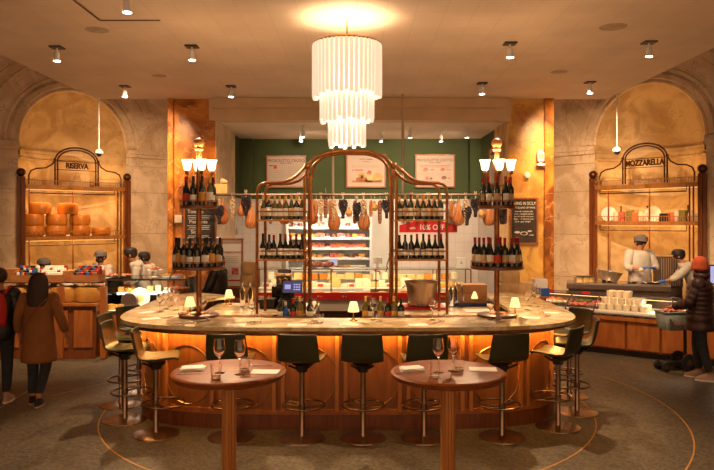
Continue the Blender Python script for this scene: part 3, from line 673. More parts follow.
# ---------------- bronze arch wine rack (three linked bays) ----------------
rk = thing('wine_rack', 'large bronze tube wine rack with arched centre and curled side bays', 'wine rack', (0, 8.3, 0))
def RX(px, D=8.3): return (px-CX)/FPX*D
def RZ(py, D=8.3): return CAM_Z-(py-HY)/FPX*D
xa, xb, xc, xd = RX(257), RX(307.5), RX(393.5), RX(447)
for s, (x0, x1) in (('left', (xa, xb)), ('right', (xd, xc))):
    sg = 1 if x1 > x0 else -1
    for yy in (0, .30):
        o = yy*.2*sg
        MB().tube([(x0+o, yy, .95), (x0+o, yy, RZ(192)), (x0+o+.015*sg, yy, RZ(187)), (x0+o+.05*sg, yy, RZ(184)), (x0+o+.10*sg, yy, RZ(182.8)), (x0+o+.22*sg, yy, RZ(182.8)), (x0+o+.32*sg, yy, RZ(182.2)), (x0+o+.42*sg, yy, RZ(179.5)), (x0+o+.49*sg, yy, RZ(175.5)), (x0+o+.55*sg, yy, RZ(170.5)), (x1-.02*sg, yy, RZ(165.5))], .018, 10).build('side_scroll', 'bronze', rk)
    for dx in (-.035, .035):
        MB().tube([(x1+dx, 0, .95), (x1+dx, 0, RZ(176))], .018, 10).build('post', 'bronze', rk)
    MB().tube([(x1, .30, .95), (x1, .30, RZ(176))], .018, 10).build('post', 'bronze', rk)
    MB().sphere((x1, 0, RZ(166)), .042, 12, 8).build('ball', 'bronze', rk)
    for py in (260, 220.5):
        z = RZ(py); c = (x0+x1)/2; wd = abs(x1-x0)
        sh = MB().box((c, .15, z), (wd, .36, .022)).build('shelf', 'bronze_wood', rk)
        MB().tube([(x0, -.02, z+.11), (x1, -.02, z+.11)], .010, 6).build('rail', 'bronze', sh)
        MB().tube([(x0, .32, z+.11), (x1, .32, z+.11)], .008, 6).build('rail', 'bronze', sh)
        MB().box((c, .31, z+.016), (wd-.1, .02, .008)).build('light_strip', 'led_warm', sh)
pts = []
cx_ = (xb+xc)/2; hw = (xc-xb)/2
for k in range(29):
    t = PI*k/28; c, s_ = math.cos(t), math.sin(t)
    pts.append((cx_-hw*math.copysign(abs(c)**.80, c), 0, RZ(178)+(RZ(151)-RZ(178))*abs(s_)**.66))
MB().tube(pts, .020, 10).build('arch', 'bronze', rk)
MB().tube([(cx_+(p[0]-cx_)*.93, .30, p[2]) for p in pts], .018, 10).build('arch', 'bronze', rk)
def row(x0, x1, y, z, n, protos, rack, lev, jit=.006):
    for i in range(n):
        p = random.choice(protos); x = x0+(x1-x0)*(i+.5)/n+random.uniform(-jit, jit)
        p.put((x, y+random.uniform(-.015, .015), z), math.radians(random.uniform(-25, 25)), f'{FOIL[id(p)]}, {ORD[i]} from left, {lev} shelf of {rack} rack bay', f'bottles on the {lev} shelf of the {rack} rack bay', (1, 1, random.uniform(.93, 1.0)))
y_ = 8.40
row(xa+.03, xb-.04, y_, RZ(260)+.012, 8, B_BLK[:2]+B_RED[:1], 'left', 'lower')
row(xa+.03, xb-.04, y_, RZ(220.5)+.012, 8, B_GLD, 'left', 'upper')
row(xc+.04, xd-.03, y_, RZ(260)+.012, 8, B_BLK[:2]+B_RED[:1], 'right', 'lower')
row(xc+.04, xd-.03, y_, RZ(220.5)+.012, 8, B_GRN, 'right', 'upper')
# ---------------- tableware ----------------
def wineglass():
    g = MB().lathe([(.036, .001), (.034, .003), (.006, .006), (.0038, .02), (.0036, .095), (.008, .105), (.030, .130), (.041, .158), (.040, .175), (.032, .235), (.031, .236), (.039, .175), (.0395, .158), (.028, .133), (.004, .112)], seg=24).build('wine_glass', 'clear'); return g
def tumbler():
    return MB().lathe([(.001, .006), (.030, .004), (.032, 0), (.038, .09), (.0365, .09), (.031, .014), (.001, .014)], seg=22).build('tumbler', 'clear')
def table_lamp():
    t = thing('table_lamp', 'x', 'lamp')
    MB().lathe([(.001, .022), (.014, .024), (.020, .015), (.040, .008), (.043, 0)], seg=20).lathe([(.006, .02), (.012, .035), (.006, .05), (.006, .095), (.012, .10)], seg=12).build('base', 'brass', t)
    MB().lathe([(.034, .20), (.040, .185), (.060, .098), (.058, .098), (.038, .185), (.032, .199)], seg=24).build('lamp_shade', 'shade_cloth', t)
    MB().sphere((0, 0, .13), .014, 10, 8).build('bulb', 'shade_glass', t); return t
WG = Proto(wineglass()); TU = Proto(tumbler()); TLA = Proto(table_lamp())
for (px, py), z, l in (((190, 315), 1.05, 'at the foot of the left bottle tower'), ((353.5, 321), 1.05, 'at the centre of the bar'), ((509.5, 316), 1.05, 'at the foot of the right bottle tower'),
                       ((229, 304.5), .95, 'on the left back counter'), ((474, 305.5), .95, 'on the right back counter')):
    p = ON(px, py, z)
    if px == 509.5: p.x += .06
    TLA.put(p, 0, 'small brass table lamp with cream shade '+l, 'table lamps'); lamp('table_bulb', 'POINT', (p.x, p.y, p.z+.13), 1.1, WARM, .02)
def setg(px, py, l, z=1.05): WG.put(ON(px, py, z), 0, 'clear stemmed wine glass '+l, 'wine glasses')
def sett(px, py, l, z=1.05): TU.put(ON(px, py, z), 0, 'clear short tumbler '+l, 'tumblers')
setg(219.5, 373, 'left of the pair on the left round table'); setg(240, 374.5, 'right of the pair on the left round table')
sett(216, 378, 'front left on the left round table'); sett(244.5, 370.5, 'beside the right glass on the left round table')
setg(438.5, 372.5, 'left of the pair on the right round table'); setg(453, 371, 'right of the pair on the right round table')
sett(434.5, 376.5, 'front left on the right round table'); sett(459, 369.5, 'beside the right glass on the right round table')
for px, py, l in ((252, 322, 'on the bar below the clear bottles'), (314, 321, 'on the bar left of the centre lamp'), (432.5, 320, 'on the bar below the ice bucket'), (490.5, 320, 'on the bar left of the right tower'),
                  (203, 319, 'on the bar right of the left lamp'), (160, 312, 'on the left end of the bar, front'), (166, 309, 'on the left end of the bar, rear'), (171, 306, 'on the left end of the bar, farthest'), (176, 310, 'on the left end, nearest the left tower'),
                  (527, 310, 'on the right end of the bar, front'), (530, 306, 'on the right end of the bar, rear'), (538, 307, 'on the right end of the bar, rightmost'), (534, 303, 'on the right end of the bar, farthest'), (344, 319, 'beside the centre lamp of the bar'), (373, 320, 'on the bar right of the centre lamp')):
    if px != 344: setg(px, py, l)
for px, py, l in ((258, 323, 'on the bar by the left service tray'), (320, 323, 'on the bar left of the centre lamp'), (379, 322, 'on the bar before the wine caddy'), (441.5, 322, 'on the bar below the ice bucket'), (498, 320, 'on the bar by the right tower'),
                  (541, 313, 'on the right end of the bar'), (181, 314, 'on the left end of the bar'), (208, 320, 'on the bar right of the left lamp')): sett(px, py, l)
def menu_proto(w_, d_, layers):
    m = MB()
    for i in range(layers): m.box((0, 0, .002+.004*i), (w_*(1-.03*i), d_*(1-.05*i), .003), rz=.06*i*(-1)**i)
    return m.build('paper_menu', 'paper')
ME = Proto(menu_proto(.19, .13, 1)); NP = Proto(menu_proto(.17, .14, 5))
NP.root.name = 'folded_napkin'; NP.root.data.name = 'folded_napkin'
def fork():
    t = MB().box((0, 0, .003), (.008, .11, .003)).box((0, .075, .004), (.018, .05, .003)).build('cutlery', 'steel'); return t
FK = Proto(fork())
ME.put(ON(265, 372, 1.05), -.05, 'cream paper menu card on the right of the left round table', 'menus')
NP.put(ON(193, 369.5, 1.05), .1, 'folded cream napkin stack at the left of the left round table', 'napkins')
ME.put(ON(483, 369.5, 1.05), -.12, 'cream paper menu card on the right of the right round table', 'menus')
NP.put(ON(412, 370, 1.05), .05, 'folded cream napkin stack at the left of the right round table', 'napkins')
FK.put(ON(265, 366, 1.05), 1.5, 'steel knife behind the menu on the left round table', 'cutlery'); FK.put(ON(192, 374, 1.05), 1.6, 'steel knife in front of the napkin, left round table', 'cutlery')
FK.put(ON(411, 374, 1.05), 1.6, 'steel knife in front of the napkin, right round table', 'cutlery')
for i, (px, py, rz) in enumerate(((186, 323, .0), (236, 325, 0), (297, 325, .0), (349, 325, 0), (418, 325, .1), (486, 323, -.1), (531, 318, -.4), (551, 313, -.6), (151, 319, .5), (147, 312.5, .9))):
    ME.put(ON(px, py, 1.05), rz, f'white paper placemat, {ORD[i]} along the bar top', 'placemats on the bar')
    a = .5 if i % 2 else -.5
    for q in (0, .03):
        p = ON(px+14, py-1, 1.05); p.x += q
        FK.put(p, a, 'steel fork and knife beside a placemat on the bar', 'cutlery on the bar')
# service trays and bottles standing in the rail behind the bar top
RAIL = Proto(MB().box((0, 0, -.035), (.52, .12, .02)).box((0, -.055, .0), (.52, .01, .06)).box((0, .055, .0), (.52, .01, .06)).box((-.255, 0, 0), (.01, .12, .06)).box((.255, 0, 0), (.01, .12, .06)).build('bottle_rail', 'steel_dark'))
RAIL.put((-.66, 7.37, 1.035), 0, 'grey metal speed rail behind the bar, left of the centre lamp', 'speed rails'); RAIL.put((.33, 7.37, 1.035), 0, 'grey metal speed rail behind the bar, right of the centre lamp', 'speed rails')
SM = [mk('bord', 'bottle_dark', 'foil_black', 'paper', h=.24), mk('bord', 'bottle_dark', 'foil_red', 'paper_red', h=.24), mk('bord', 'bottle_olive', 'foil_gold', 'paper_orange', h=.26), mk('burg', 'blue', 'foil_silver', None, h=.20)]
SN = ['dark bottle with black foil', 'bottle with red foil and red label', 'amber bottle with gold foil', 'small blue bottle']
for px, k in ((281, 0), (285.5, 3), (293, 1), (300, 2), (310, 0), (365.5, 2), (371, 0), (380.5, 2), (388, 1), (394, 2), (401, 0)):
    SM[k].put(((px-CX)/FPX*7.37, 7.37, 1.012), 0, f'{SN[k]} in the {"left" if px < 330 else "right"} speed rail at {["its left part","its right part"][int((px < 330 and px > 290) or px > 386)]}', 'bottles in the speed rails')
# ---------------- things on the back counters ----------------
CB = Proto(MB().lathe([(.03, 0), (.037, .006), (.037, .20), (.014, .25), (.013, .30), (.016, .305), (.016, .32), (.001, .32)], seg=18).build('water_bottle', 'clear'))
for x, y, l in ((-1.51, 9.0, 'tall clear glass bottle on the left back counter, left of two'), (-1.405, 8.97, 'tall clear glass bottle on the left back counter, right of two'),
                (1.24, 9.0, 'tall clear glass bottle right of the ice bucket, front'), (1.31, 9.08, 'tall clear glass bottle right of the ice bucket, second'), (1.385, 9.02, 'tall clear glass bottle right of the ice bucket, third')):
    CB.put((x, y, .95), 0, l, 'clear water bottles')
pos = thing('cash_register', 'black point of sale screen on a cash drawer by the left rack', 'cash register', (-.86, 8.98, .95))
MB().box((-.0, 0, .05), (.34, .34, .10)).build('cash_drawer', 'black', pos, bevel=.006)
MB().tube([(0, 0, .10), (0, .02, .20)], .03, 10).box((0, 0, .107), (.16, .14, .014)).build('stand', 'black', pos)
s_ = MB().box((0, 0, 0), (.27, .02, .17)).build('screen_housing', 'black_gloss', pos, loc=(.01, -.03, .27), rot=(-.15, 0, -.1), bevel=.004)
MB().box((0, -.0112, 0), (.245, .001, .145)).build('screen', 'screen', s_)
g = MB()
for i in range(3):
    for j in range(3): g.box((.03+.032*i, -.0122, .03-.032*j), (.024, .0006, .018))
g.box((-.06, -.0122, 0), (.08, .0006, .06)); g.build('menu_tiles', 'screen_lit', s_)
pr = thing('receipt_printer', 'dark box printer left of the register on the back counter', 'printer', (-1.17, 8.95, .95))
MB().box((0, 0, .06), (.20, .24, .12)).build('body', 'black', pr, bevel=.01); MB().box((0, -.05, .122), (.16, .06, .006)).build('lid', 'steel_dark', pr)
cm = thing('coffee_grinder', 'black countertop machine with a round brass bowl behind the register', 'machine', (-1.02, 9.26, .95))
MB().box((0, 0, .13), (.26, .24, .26)).box((.03, .0, .33), (.20, .20, .14)).box((.04, 0, .46), (.18, .2, .05)).build('body', 'black_gloss', cm, bevel=.012)
MB().lathe([(.001, .0), (.05, .0), (.075, .06), (.07, .06), (.04, .01)], (.04, -.14, .31), 20).build('bowl', 'brass', cm); MB().lathe([(.02, 0), (.035, .1)], (.06, -.02, .485), 14).build('hopper', 'clear_side', cm)
ib = thing('ice_bucket', 'large hammered steel ice bucket on a red board', 'ice bucket', (.85, 8.95, .975)); ib.scale = (1.12, 1.12, 1.2)
MB().lathe([(.001, 0), (.150, 0), (.158, .012), (.150, .03), (.158, .08), (.178, .20), (.190, .245), (.205, .262), (.205, .272), (.192, .268), (.176, .20), (.15, .02), (.001, .012)], seg=44).build('bowl', 'steel_warm', ib)
for s in (-1, 1): MB().tube([(s*.19, -.03, .22), (s*.215, -.03, .20), (s*.222, 0, .19), (s*.215, .03, .20), (s*.19, .03, .22)], .006, 6).build('handle', 'steel', ib)
m = MB()
for k in range(24):
    a = 2*PI*k/24; m.sphere((.156*math.cos(a), .156*math.sin(a), .022), .016, 8, 6)
m.build('base_beading', 'steel_warm', ib)
tag(MB().box((0, 0, .0125), (.55, .42, .025)).build('serving_board', 'red_paint', loc=(.86, 8.92, .95)), 'flat red board under the steel ice bucket', 'board')
tag(MB().box((0, 0, .004), (.36, .30, .006)).build('cloth', 'paper', loc=(1.54, 8.6, .95)), 'white cloth spread on the right back counter', 'cloth')
m = MB()
for sx, sy, dx, dy in ((.46, .02, 0, -.16), (.46, .02, 0, .16), (.02, .34, -.23, 0), (.02, .34, .23, 0)): m.box((dx, dy, .02), (sx, sy, .04))
m.box((0, 0, .005), (.46, .34, .01)); tag(m.build('blue_tray', 'blue', loc=(1.54, 9.24, .95)), 'blue plastic tray under the cardboard boxes', 'tray')
def carton(nm, l, loc, d, m_, rz=0, marks=()):
    t = thing(nm, l, 'box', loc, rz)
    MB().box((0, 0, d[2]/2), d).build('body', m_, t, bevel=.003)
    MB().box((0, 0, d[2]+.0005), (d[0], .05, .001)).build('tape', 'paper_tan', t)
    for (s, x, z, sz, mm) in marks: text('lettering', s, sz, mm, t, (x, -d[1]/2-.001, z), depth=.0005)
    return t
carton('cardboard_box', 'brown cardboard box with dark printing on the blue tray', (1.56, 9.24, .962), (.36, .26, .27), 'cardboard', .04, [('FRAGILE', -.05, .16, .035, 'ink'), ('WINE  6', .05, .06, .03, 'ink')])
# ---------------- hanging meats ----------------
rail = thing('hanging_rail', 'long steel rail carrying hams and sausages across the back', 'rail', (0, 11.6, 2.53))
MB().tube([(-2.45, 0, 0), (2.5, 0, 0)], .018, 8).tube([(-2.45, .07, .015), (2.5, .07, .015)], .012, 8).build('bar', 'steel_dark', rail)
for x in (-.41, .78): MB().tube([(x, 0, 0), (x, 0, 4.25-2.53)], .022, 8).build('drop_rod', 'steel_warm', rail)
for x in (-2.5, 2.6): MB().tube([(x, 0, .1), (x, .55, .1)], .02, 8).tube([(x, 0, .1), (x, 0, 0)], .02, 8).build('wall_bracket', 'steel_dark', rail)
def hanger(root, L): MB().tube([(0, 0, 0), (.008, 0, -L)], .0045, 5).tube([(0, -.02, -.0), (0, 0, .03), (0, .02, 0)], .004, 5).build('string', 'string', root)
def ham(mt, k=1.0, name='hanging_ham', net=False):
    m = MB(); pr = [(.001, -.50), (.06, -.485), (.095, -.44), (.105, -.38), (.085, -.29), (.05, -.21), (.028, -.14), (.022, -.09), (.03, -.06), (.001, -.055)]
    m.lathe([(r*k, z*k) for r, z in pr], seg=16, sy=.7); o = m.build(name, mt); hanger(o, .08*k)
    if net:
        n = MB()
        for j in range(8):
            a = 2*PI*j/8; n.tube([(r*k*1.03*math.cos(a+i*.22), r*k*.72*math.sin(a+i*.22), z*k) for i, (r, z) in enumerate(pr[1:9])], .004, 4)
        n.build('netting', 'string', o)
    return o
def salami(mt, L=.42, r=.035, name='hanging_salami'):
    m = MB().lathe([(.001, -L-.07), (r*.7, -L-.06), (r, -L), (r*1.05, -L*.6), (r, -.12), (r*.6, -.085), (.001, -.08)], seg=12); o = m.build(name, mt); hanger(o, .09)
    n = MB()
    for i in range(6): n.tube([(r*1.05*math.cos(q*PI/5), r*1.05*math.sin(q*PI/5), -.13-(L-.12)*i/6) for q in range(10)], .003, 4, True)
    n.build('tie', 'string', o); return o
def braid(mt, L=.42, n=26, r=.024, name='garlic_braid', sp=.03):
    m = MB(); rr = random.Random(n)
    for i in range(n):
        f = i/n; m.sphere((sp*math.sin(PI*min(1, .25+f))*1.3*math.sin(i*2.4), sp*.6*math.cos(i*2.4), -.08-(L-.08)*f), (r*rr.uniform(.8, 1.15), r, r*rr.uniform(.8, 1.1)), 8, 6)
    o = m.build(name, mt); hanger(o, .1)
    t = MB()
    for a in (-.02, .015): t.tube([(0, 0, -.07), (a*.6, 0, -.02), (a, 0, .05)], .008, 5)
    t.build('stalk', 'garlic', o); return o
def gourd(mt='cacio', k=1.0):
    m = MB().lathe([(.001, -.27*k), (.045*k, -.255*k), (.065*k, -.21*k), (.05*k, -.16*k), (.018*k, -.135*k), (.028*k, -.105*k), (.001, -.085*k)], seg=16)
    o = m.build('caciocavallo_cheese', mt); hanger(o, .09*k); return o
HP = {'ham': Proto(ham('ham')), 'hamL': Proto(ham('ham_light', 1.05, net=True)), 'hamS': Proto(ham('ham_light', .72)), 'sal': Proto(salami('salami')), 'salS': Proto(salami('ham', .30, .03)),
      'gar': Proto(braid('garlic', .44)), 'gra': Proto(braid('grape', .38, 60, .026, 'dried_pepper_string', .05)), 'cac': Proto(gourd())}
HN = {'ham': 'cured ham leg', 'hamL': 'large netted cured ham', 'hamS': 'small cured ham', 'sal': 'long tied salami', 'salS': 'short brown sausage', 'gar': 'pale garlic braid', 'gra': 'dark dried pepper string', 'cac': 'pear shaped caciocavallo cheese'}
hl = [(222, 'ham', 0), (219.5, 'gra', .1), (232.5, 'gar', 0), (241, 'hamS', 0), (246, 'gra', -.05), (250.5, 'hamL', .05), (263, 'gar', 0), (270, 'sal', 0), (284, 'ham', 0), (291, 'sal', 0), (299, 'gar', 0),
      (312, 'ham', 0), (316, 'salS', 0), (321, 'gar', 0), (325.5, 'sal', -.1), (330, 'salS', 0), (334, 'hamL', .08), (333.5, 'gar', 0), (343, 'gra', 0), (349, 'cac', .1), (355, 'sal', 0), (357, 'gra', .05),
      (364, 'hamL', .08), (363.5, 'gar', 0), (371, 'salS', 0), (374.5, 'cac', 0), (380, 'sal', 0), (386.5, 'gra', 0), (392, 'salS', 0), (404, 'hamS', .05), (412, 'gar', 0), (421, 'salS', 0), (428, 'gar', 0),
      (434, 'hamS', .0), (451, 'salS', 0), (454, 'hamS', .08), (459, 'hamL', .0), (465.5, 'gar', 0), (467, 'gra', .12), (475.5, 'gra', -.02), (482, 'cac', .12), (490, 'hamL', 0), (502, 'gra', .1), (506, 'sal', 0)]
for i, (px, k, dz) in enumerate(hl):
    side = 'left of the left rack bay' if px < 255 else 'behind left rack bay' if px < 308 else 'under the centre arch' if px < 395 else 'behind right rack bay' if px < 448 else 'right of the right rack bay'
    same = [j for j, q in enumerate(hl) if q[1] == k]
    near = same.index(i)
    HP[k].put(((px-CX)/FPX*11.6, 11.6+(.07 if k in ('ham', 'hamS', 'hamL', 'sal') else 0), 2.52-dz), random.uniform(-.6, .6),
              f'{HN[k]} {side}, {ORD[near]} of its kind', 'cured meats and cheeses on the rail')
# ---------------- posters and boards ----------------
def poster(name, label, loc, w_, h_, rz=0, frame='wood_light', sheet='paper_pink', items=(), pics=()):
    t = thing(name, label, 'sign', loc, rz)
    f = MB()
    for x, z, sx, sz in ((0, h_/2, w_+.04, .03), (0, -h_/2, w_+.04, .03), (-w_/2, 0, .03, h_), (w_/2, 0, .03, h_)): f.box((x, 0, z), (sx, .04, sz))
    f.build('frame', frame, t); MB().box((0, .005, 0), (w_, .02, h_)).build('sheet', sheet, t)
    for (s, x, z, sz, mm, *r) in items: text('lettering', s, sz, mm, t, (x, -.006, z), depth=.001, sx=r[0] if r else 1, offset=.001)
    for (kind, x, z, rx, rz_, mm) in pics:
        p = MB()
        if kind == 'o': p.lathe([(.001, 0), (.9, 0), (1, -.0)], seg=20, M=Matrix.Diagonal((rx, rz_, 1, 1)))
        else: p.add([(-rx, -rz_, 0), (rx, -rz_, 0), (rx, rz_, 0), (-rx, rz_, 0)], [(0,1,2,3)])
        p.build('picture', mm, t, loc=(x, -.0065, z), rot=(PI/2, 0, 0))
    return t
def lines(x0, x1, zs, mm, h=.008, seed=1):
    r = random.Random(seed); return [('r', (x0+x1)/2-r.uniform(0, .02), z, (x1-x0)/2*r.uniform(.85, 1), h/2, mm) for z in zs]
p = W(286, 171.5, 15.2); poster('wall_poster', 'framed pale poster titled PROSCIUTTO CRUDO on the green wall, left', p, .86, .70, 0, 'wood_light', 'paper_pink',
    [('PROSCIUTTO CRUDO', 0, .24, .085, 'ink', .98), ('SLICED TO ORDER', 0, .185, .03, 'ink')], [('r', -.24, .10, .035, .04, 'paper_red'), ('r', -.33, .13, .045, .012, 'ink_red')]+lines(-.36, -.02, [.02, -.02, -.06, -.10, -.14], 'plaster_dim', .01)+lines(.04, .36, [.10, .06, .02, -.02, -.06, -.10, -.14], 'plaster_dim', .01, 3))
p = W(366, 171, 15.2); poster('wall_poster', 'framed pale poster with cheeses pictured along its foot, behind the arch centre', p, .86, .72, 0, 'wood_light', 'paper_pink',
    [('LATTE  CASEARI', 0, .26, .04, 'ink', 1), ('the cheeses', 0, .21, .03, 'ink')], [('o', -.30, 0.02, .014, .014, 'ink_red'), ('r', -.16, .02, .10, .009, 'ink_red'), ('o', -.10, -.11, .075, .07, 'cheese_yellow'), ('o', -.09, -.12, .03, .03, 'meat_dark'), ('o', .07, -.04, .05, .05, 'meat_red'), ('r', .07, -.16, .08, .09, 'cheese_pale'), ('o', .26, -.14, .11, .10, 'cacio'), ('r', .02, -.235, .34, .025, 'cardboard'), ('r', -.10, -.19, .12, .04, 'meat_orange')]+lines(-.34, .34, [.13, .10, .07], 'plaster_dim', .01))
p = W(435, 171, 15.2); poster('wall_poster', 'framed pale poster with four small food pictures on the green wall, right', p, .86, .72, 0, 'wood_light', 'paper_pink',
    [('PROSCIUTTO COTTO', 0, .24, .085, 'ink', .96), ('SLICED TO ORDER', 0, .185, .03, 'ink')], [('o', -.21, .03, .055, .045, 'meat_red'), ('o', -.06, .03, .05, .018, 'meat_orange'), ('o', .17, .03, .05, .04, 'meat_red'), ('r', .29, .03, .05, .012, 'meat_orange'), ('o', -.18, -.16, .04, .04, 'meat_orange'), ('o', -.09, -.17, .03, .025, 'meat_dark'), ('o', .20, -.15, .06, .04, 'meat_dark'), ('r', .31, -.16, .03, .015, 'meat_orange')]+lines(-.36, .36, [.125, .09], 'ink_red', .008)+lines(-.36, -.03, [-.06, -.09], 'plaster_dim')+lines(.05, .36, [-.06, -.09], 'plaster_dim'))
poster('wall_poster', 'narrow framed pale poster on the left green side wall', (-2.555, 13.45, 3.18), .62, .72, PI/2, 'wood_light', 'paper_pink', [('SALUMI', 0, .24, .09, 'ink')], lines(-.25, .25, [.15, .1, .05, 0, -.05, -.1, -.15], 'plaster_dim'))
poster('wall_poster', 'narrow framed pale poster on the right green side wall', (2.715, 13.6, 3.18), .62, .72, -PI/2, 'wood_light', 'paper_pink', [('FORMAGGI', 0, .24, .08, 'ink')], lines(-.25, .25, [.15, .1, .05, 0, -.05, -.1, -.15], 'plaster_dim'))
p = W(524.5, 221, 12.03); poster('chalkboard', 'chalkboard with white lettering on the right marble pillar', (p.x, 12.075, p.z), .47, .80, 0, 'wood_light', 'slate',
    [('LIVING IN SICILY', .0, .31, .078, 'chalk', .72), ('THE ISLAND OF WINE', 0, .235, .045, 'chalk', .9), ('from the volcanic soils', 0, .17, .037, 'chalk', .95), ('of the mountain and the', 0, .125, .037, 'chalk', .95), ('dry hills by the sea come', 0, .08, .037, 'chalk', .95), ('bright red wines to pour', 0, .035, .037, 'chalk', .95), ('by the glass tonight', -.02, -.01, .037, 'chalk', .95)],
    [('o', -.12, -.20, .05, .02, 'chalk'), ('o', .0, -.22, .07, .035, 'chalk'), ('o', 0.0, -.22, .05, .02, 'slate'), ('o', .10, -.18, .04, .016, 'chalk'), ('r', .13, -.25, .04, .006, 'chalk')])
p = W(199.5, 223, 12.03); poster('chalkboard', 'chalkboard with white lettering behind the left bottle tower', (p.x, 12.075, p.z), .56, .68, 0, 'wood_light', 'slate',
    [('Rossi by the glass', 0, .27, .05, 'chalk'), ('Toscana', -.08, .20, .085, 'chalk'), ('Piemonte', -.03, .02, .085, 'chalk'), ('Sicilia', -.07, -.16, .085, 'chalk')], lines(-.22, .2, [.13, .10, .07, -.05, -.08, -.11, -.23, -.26], 'chalk', .009))
p = W(427, 218, 11.95); bn = thing('sale_banner', 'white and red hanging sign reading 10% OFF behind the right rack bay', 'sign', (p.x, 11.9, p.z))
MB().box((0, 0, .08), (1.0, .015, .46)).build('panel', 'white_paint', bn)
pts = [(-.5, -.30), (.5, -.30), (.5, -.18)]+[(.5-1.0*i/16, -.18+.10*math.sin(PI*i/16)) for i in range(1, 16)]+[(-.5, -.18)]
MB().prism([(x, z) for x, z in pts], -.012, .012, Matrix.Rotation(PI/2, 4, 'X')).build('red_band', 'red_paint', bn, loc=(0, -.01, .05))
MB().tube([(-.4, 0, .30), (-.4, -.0, p.z*0+2.53-p.z)], .006, 5).tube([(.4, 0, .30), (.4, 0, 2.53-p.z)], .006, 5).build('hanging_cord', 'string', bn); bn.location.y = 11.75
text('lettering', '10% OFF', .125, 'chalk', bn, (.06, -.025, -.165), depth=.002, sx=.95, offset=.002); text('lettering', 'with', .06, 'chalk', bn, (-.27, -.025, -.175), depth=.002, offset=.001)
p = W(232, 263, 10.9); poster('standing_sign', 'wood framed white sign with red writing beside the cheese wheels, left', p, .33, .76, 0, 'wood_light', 'white_paint',
    [('PARMIGIANO', 0, .17, .05, 'ink_red', .95)], [('r', 0, .32, .15, .006, 'ink_red'), ('r', .05, -.13, .055, .055, 'meat_red'), ('r', .02, -.28, .11, .012, 'ink_red')]+lines(-.11, .11, [.1, .07, .04, .01, -.21], 'plaster_dim'))
# ---------------- far cheese case (in front of the recess) ----------------
def cheese_case():
    t = thing('cheese_counter', 'long glass fronted cheese counter with a red band behind the bar', 'display case', (0, 11.6, 0))
    x0, x1 = -1.75, 1.95; c = (x0+x1)/2; wd = x1-x0
    MB().box((c, .45, .27), (wd, .80, .54)).build('base', 'dark_wood', t)  # dark wood colour stands in for the shade below the cream panel
    MB().box((c, .03, .66), (wd, .06, .22)).box((c, .45, .70), (wd, .8, .05)).build('panel', 'cream_paint', t)
    rb = MB().box((c, -.01, .80), (wd, .05, .125)).build('red_band', 'red_paint', t)
    g = MB()
    for i in range(9): g.lathe([(.001, 0), (.018, 0), (.018, .004), (.001, .004)], (x0+.25+i*.42, -.037, .80), 12, Matrix.Rotation(PI/2, 4, 'X')).box((x0+.30+i*.42, -.038, .80), (.03, .004, .014))
    g.build('band_emblems', 'gold_paint', rb)
    MB().box((c, .04, 1.06), (wd, .008, .38)).build('front_glass', 'pane', t)
    MB().box((c, .33, 1.255), (wd, .62, .012)).build('top_glass', 'pane_top', t)
    for x in (x0, RX(331, 11.6), RX(376, 11.6), RX(253, 11.6), RX(437, 11.6), x1): MB().box((x, .05, 1.05), (.022, .022, .40)).box((x, .62, 1.05), (.02, .02, .40)).build('glass_post', 'bronze', t)
    for z, y in ((.735, .3), (.90, .5)): MB().box((c, y, z), (wd-.04, .34, .012)).build('shelf', 'white_paint', t)
    MB().box((c, .56, 1.235), (wd-.1, .03, .014)).build('light_strip', 'led_white', t)
    return t
cheese_case(); lamp('case_light', 'AREA', (.1, 11.80, 1.235), 7, (1, .80, .5), 3.4, rot=(0, 0, 0), sy=.1)
def wedge(m_, r, h, a, name='cheese_wedge'):
    return Proto(MB().prism([(0, 0)]+[(r*math.cos(a*k/5), r*math.sin(a*k/5)) for k in range(6)], 0, h, Matrix.Translation((-r/2, -r*.3, 0))).build(name, m_))
def block(m_, d, name='cheese_block'): return Proto(MB().box((0, 0, d[2]/2), d).build(name, m_, bevel=.006))
def wheel(m_, r, h, name='aged_cheese', seg=28):
    return Proto(MB().lathe([(.001, 0), (r*.84, 0), (r*.94, h*.04), (r*.99, h*.18), (r*1.02, h*.5), (r*.99, h*.82), (r*.94, h*.96), (r*.84, h), (.001, h)], seg=seg).build(name, m_))
def pack():
    o = MB().box((0, 0, .03), (.13, .10, .06)).build('wrapped_pack', 'cheese_white', bevel=.008); MB().box((0, -.051, .03), (.07, .002, .035)).build('paper_label', 'paper_red', o); return Proto(o)
CW = [(wedge('cheese_yellow', .13, .09, .9), 'yellow cheese wedge'), (wedge('cheese_pale', .15, .11, .8), 'pale cheese wedge'), (wedge('cheese_white', .12, .08, 1.1), 'white cheese wedge'),
      (block('cheese_rind', (.12, .10, .10)), 'orange cheese block'), (block('cheese_pale', (.14, .10, .08)), 'pale cheese block'), (block('cheese_white', (.10, .09, .12)), 'white cheese block'),
      (wheel('cheese_yellow', .075, .07, 'small_cheese', 18), 'small round yellow cheese'), (wheel('cheese_white', .065, .05, 'small_cheese', 18), 'small round white cheese'), (pack(), 'wrapped cheese pack')]
rr = random.Random(5)
def sec(x): return 'left of the left rack' if x < xa else 'below the left rack bay' if x < xb else 'below the arch' if x < xc else 'below the right rack bay' if x < xd else 'right of the right rack'
for y, z, nm, n in ((11.86, .742, 'front', 26), (12.07, .907, 'rear', 26)):
    for i in range(n):
        x = -1.66+3.52*(i+.5)/n; k = rr.randrange(len(CW)); P_, l = CW[k]
        P_.put((x, y+rr.uniform(-.03, .03), z), rr.uniform(-2.6, -.6) if k < 3 else rr.uniform(-.2, .2), f'{l} in {nm} row of far counter {sec(x*8.3/11.8)}', f'cheeses in the {nm} row of the far counter', rr.uniform(1.1, 1.45))
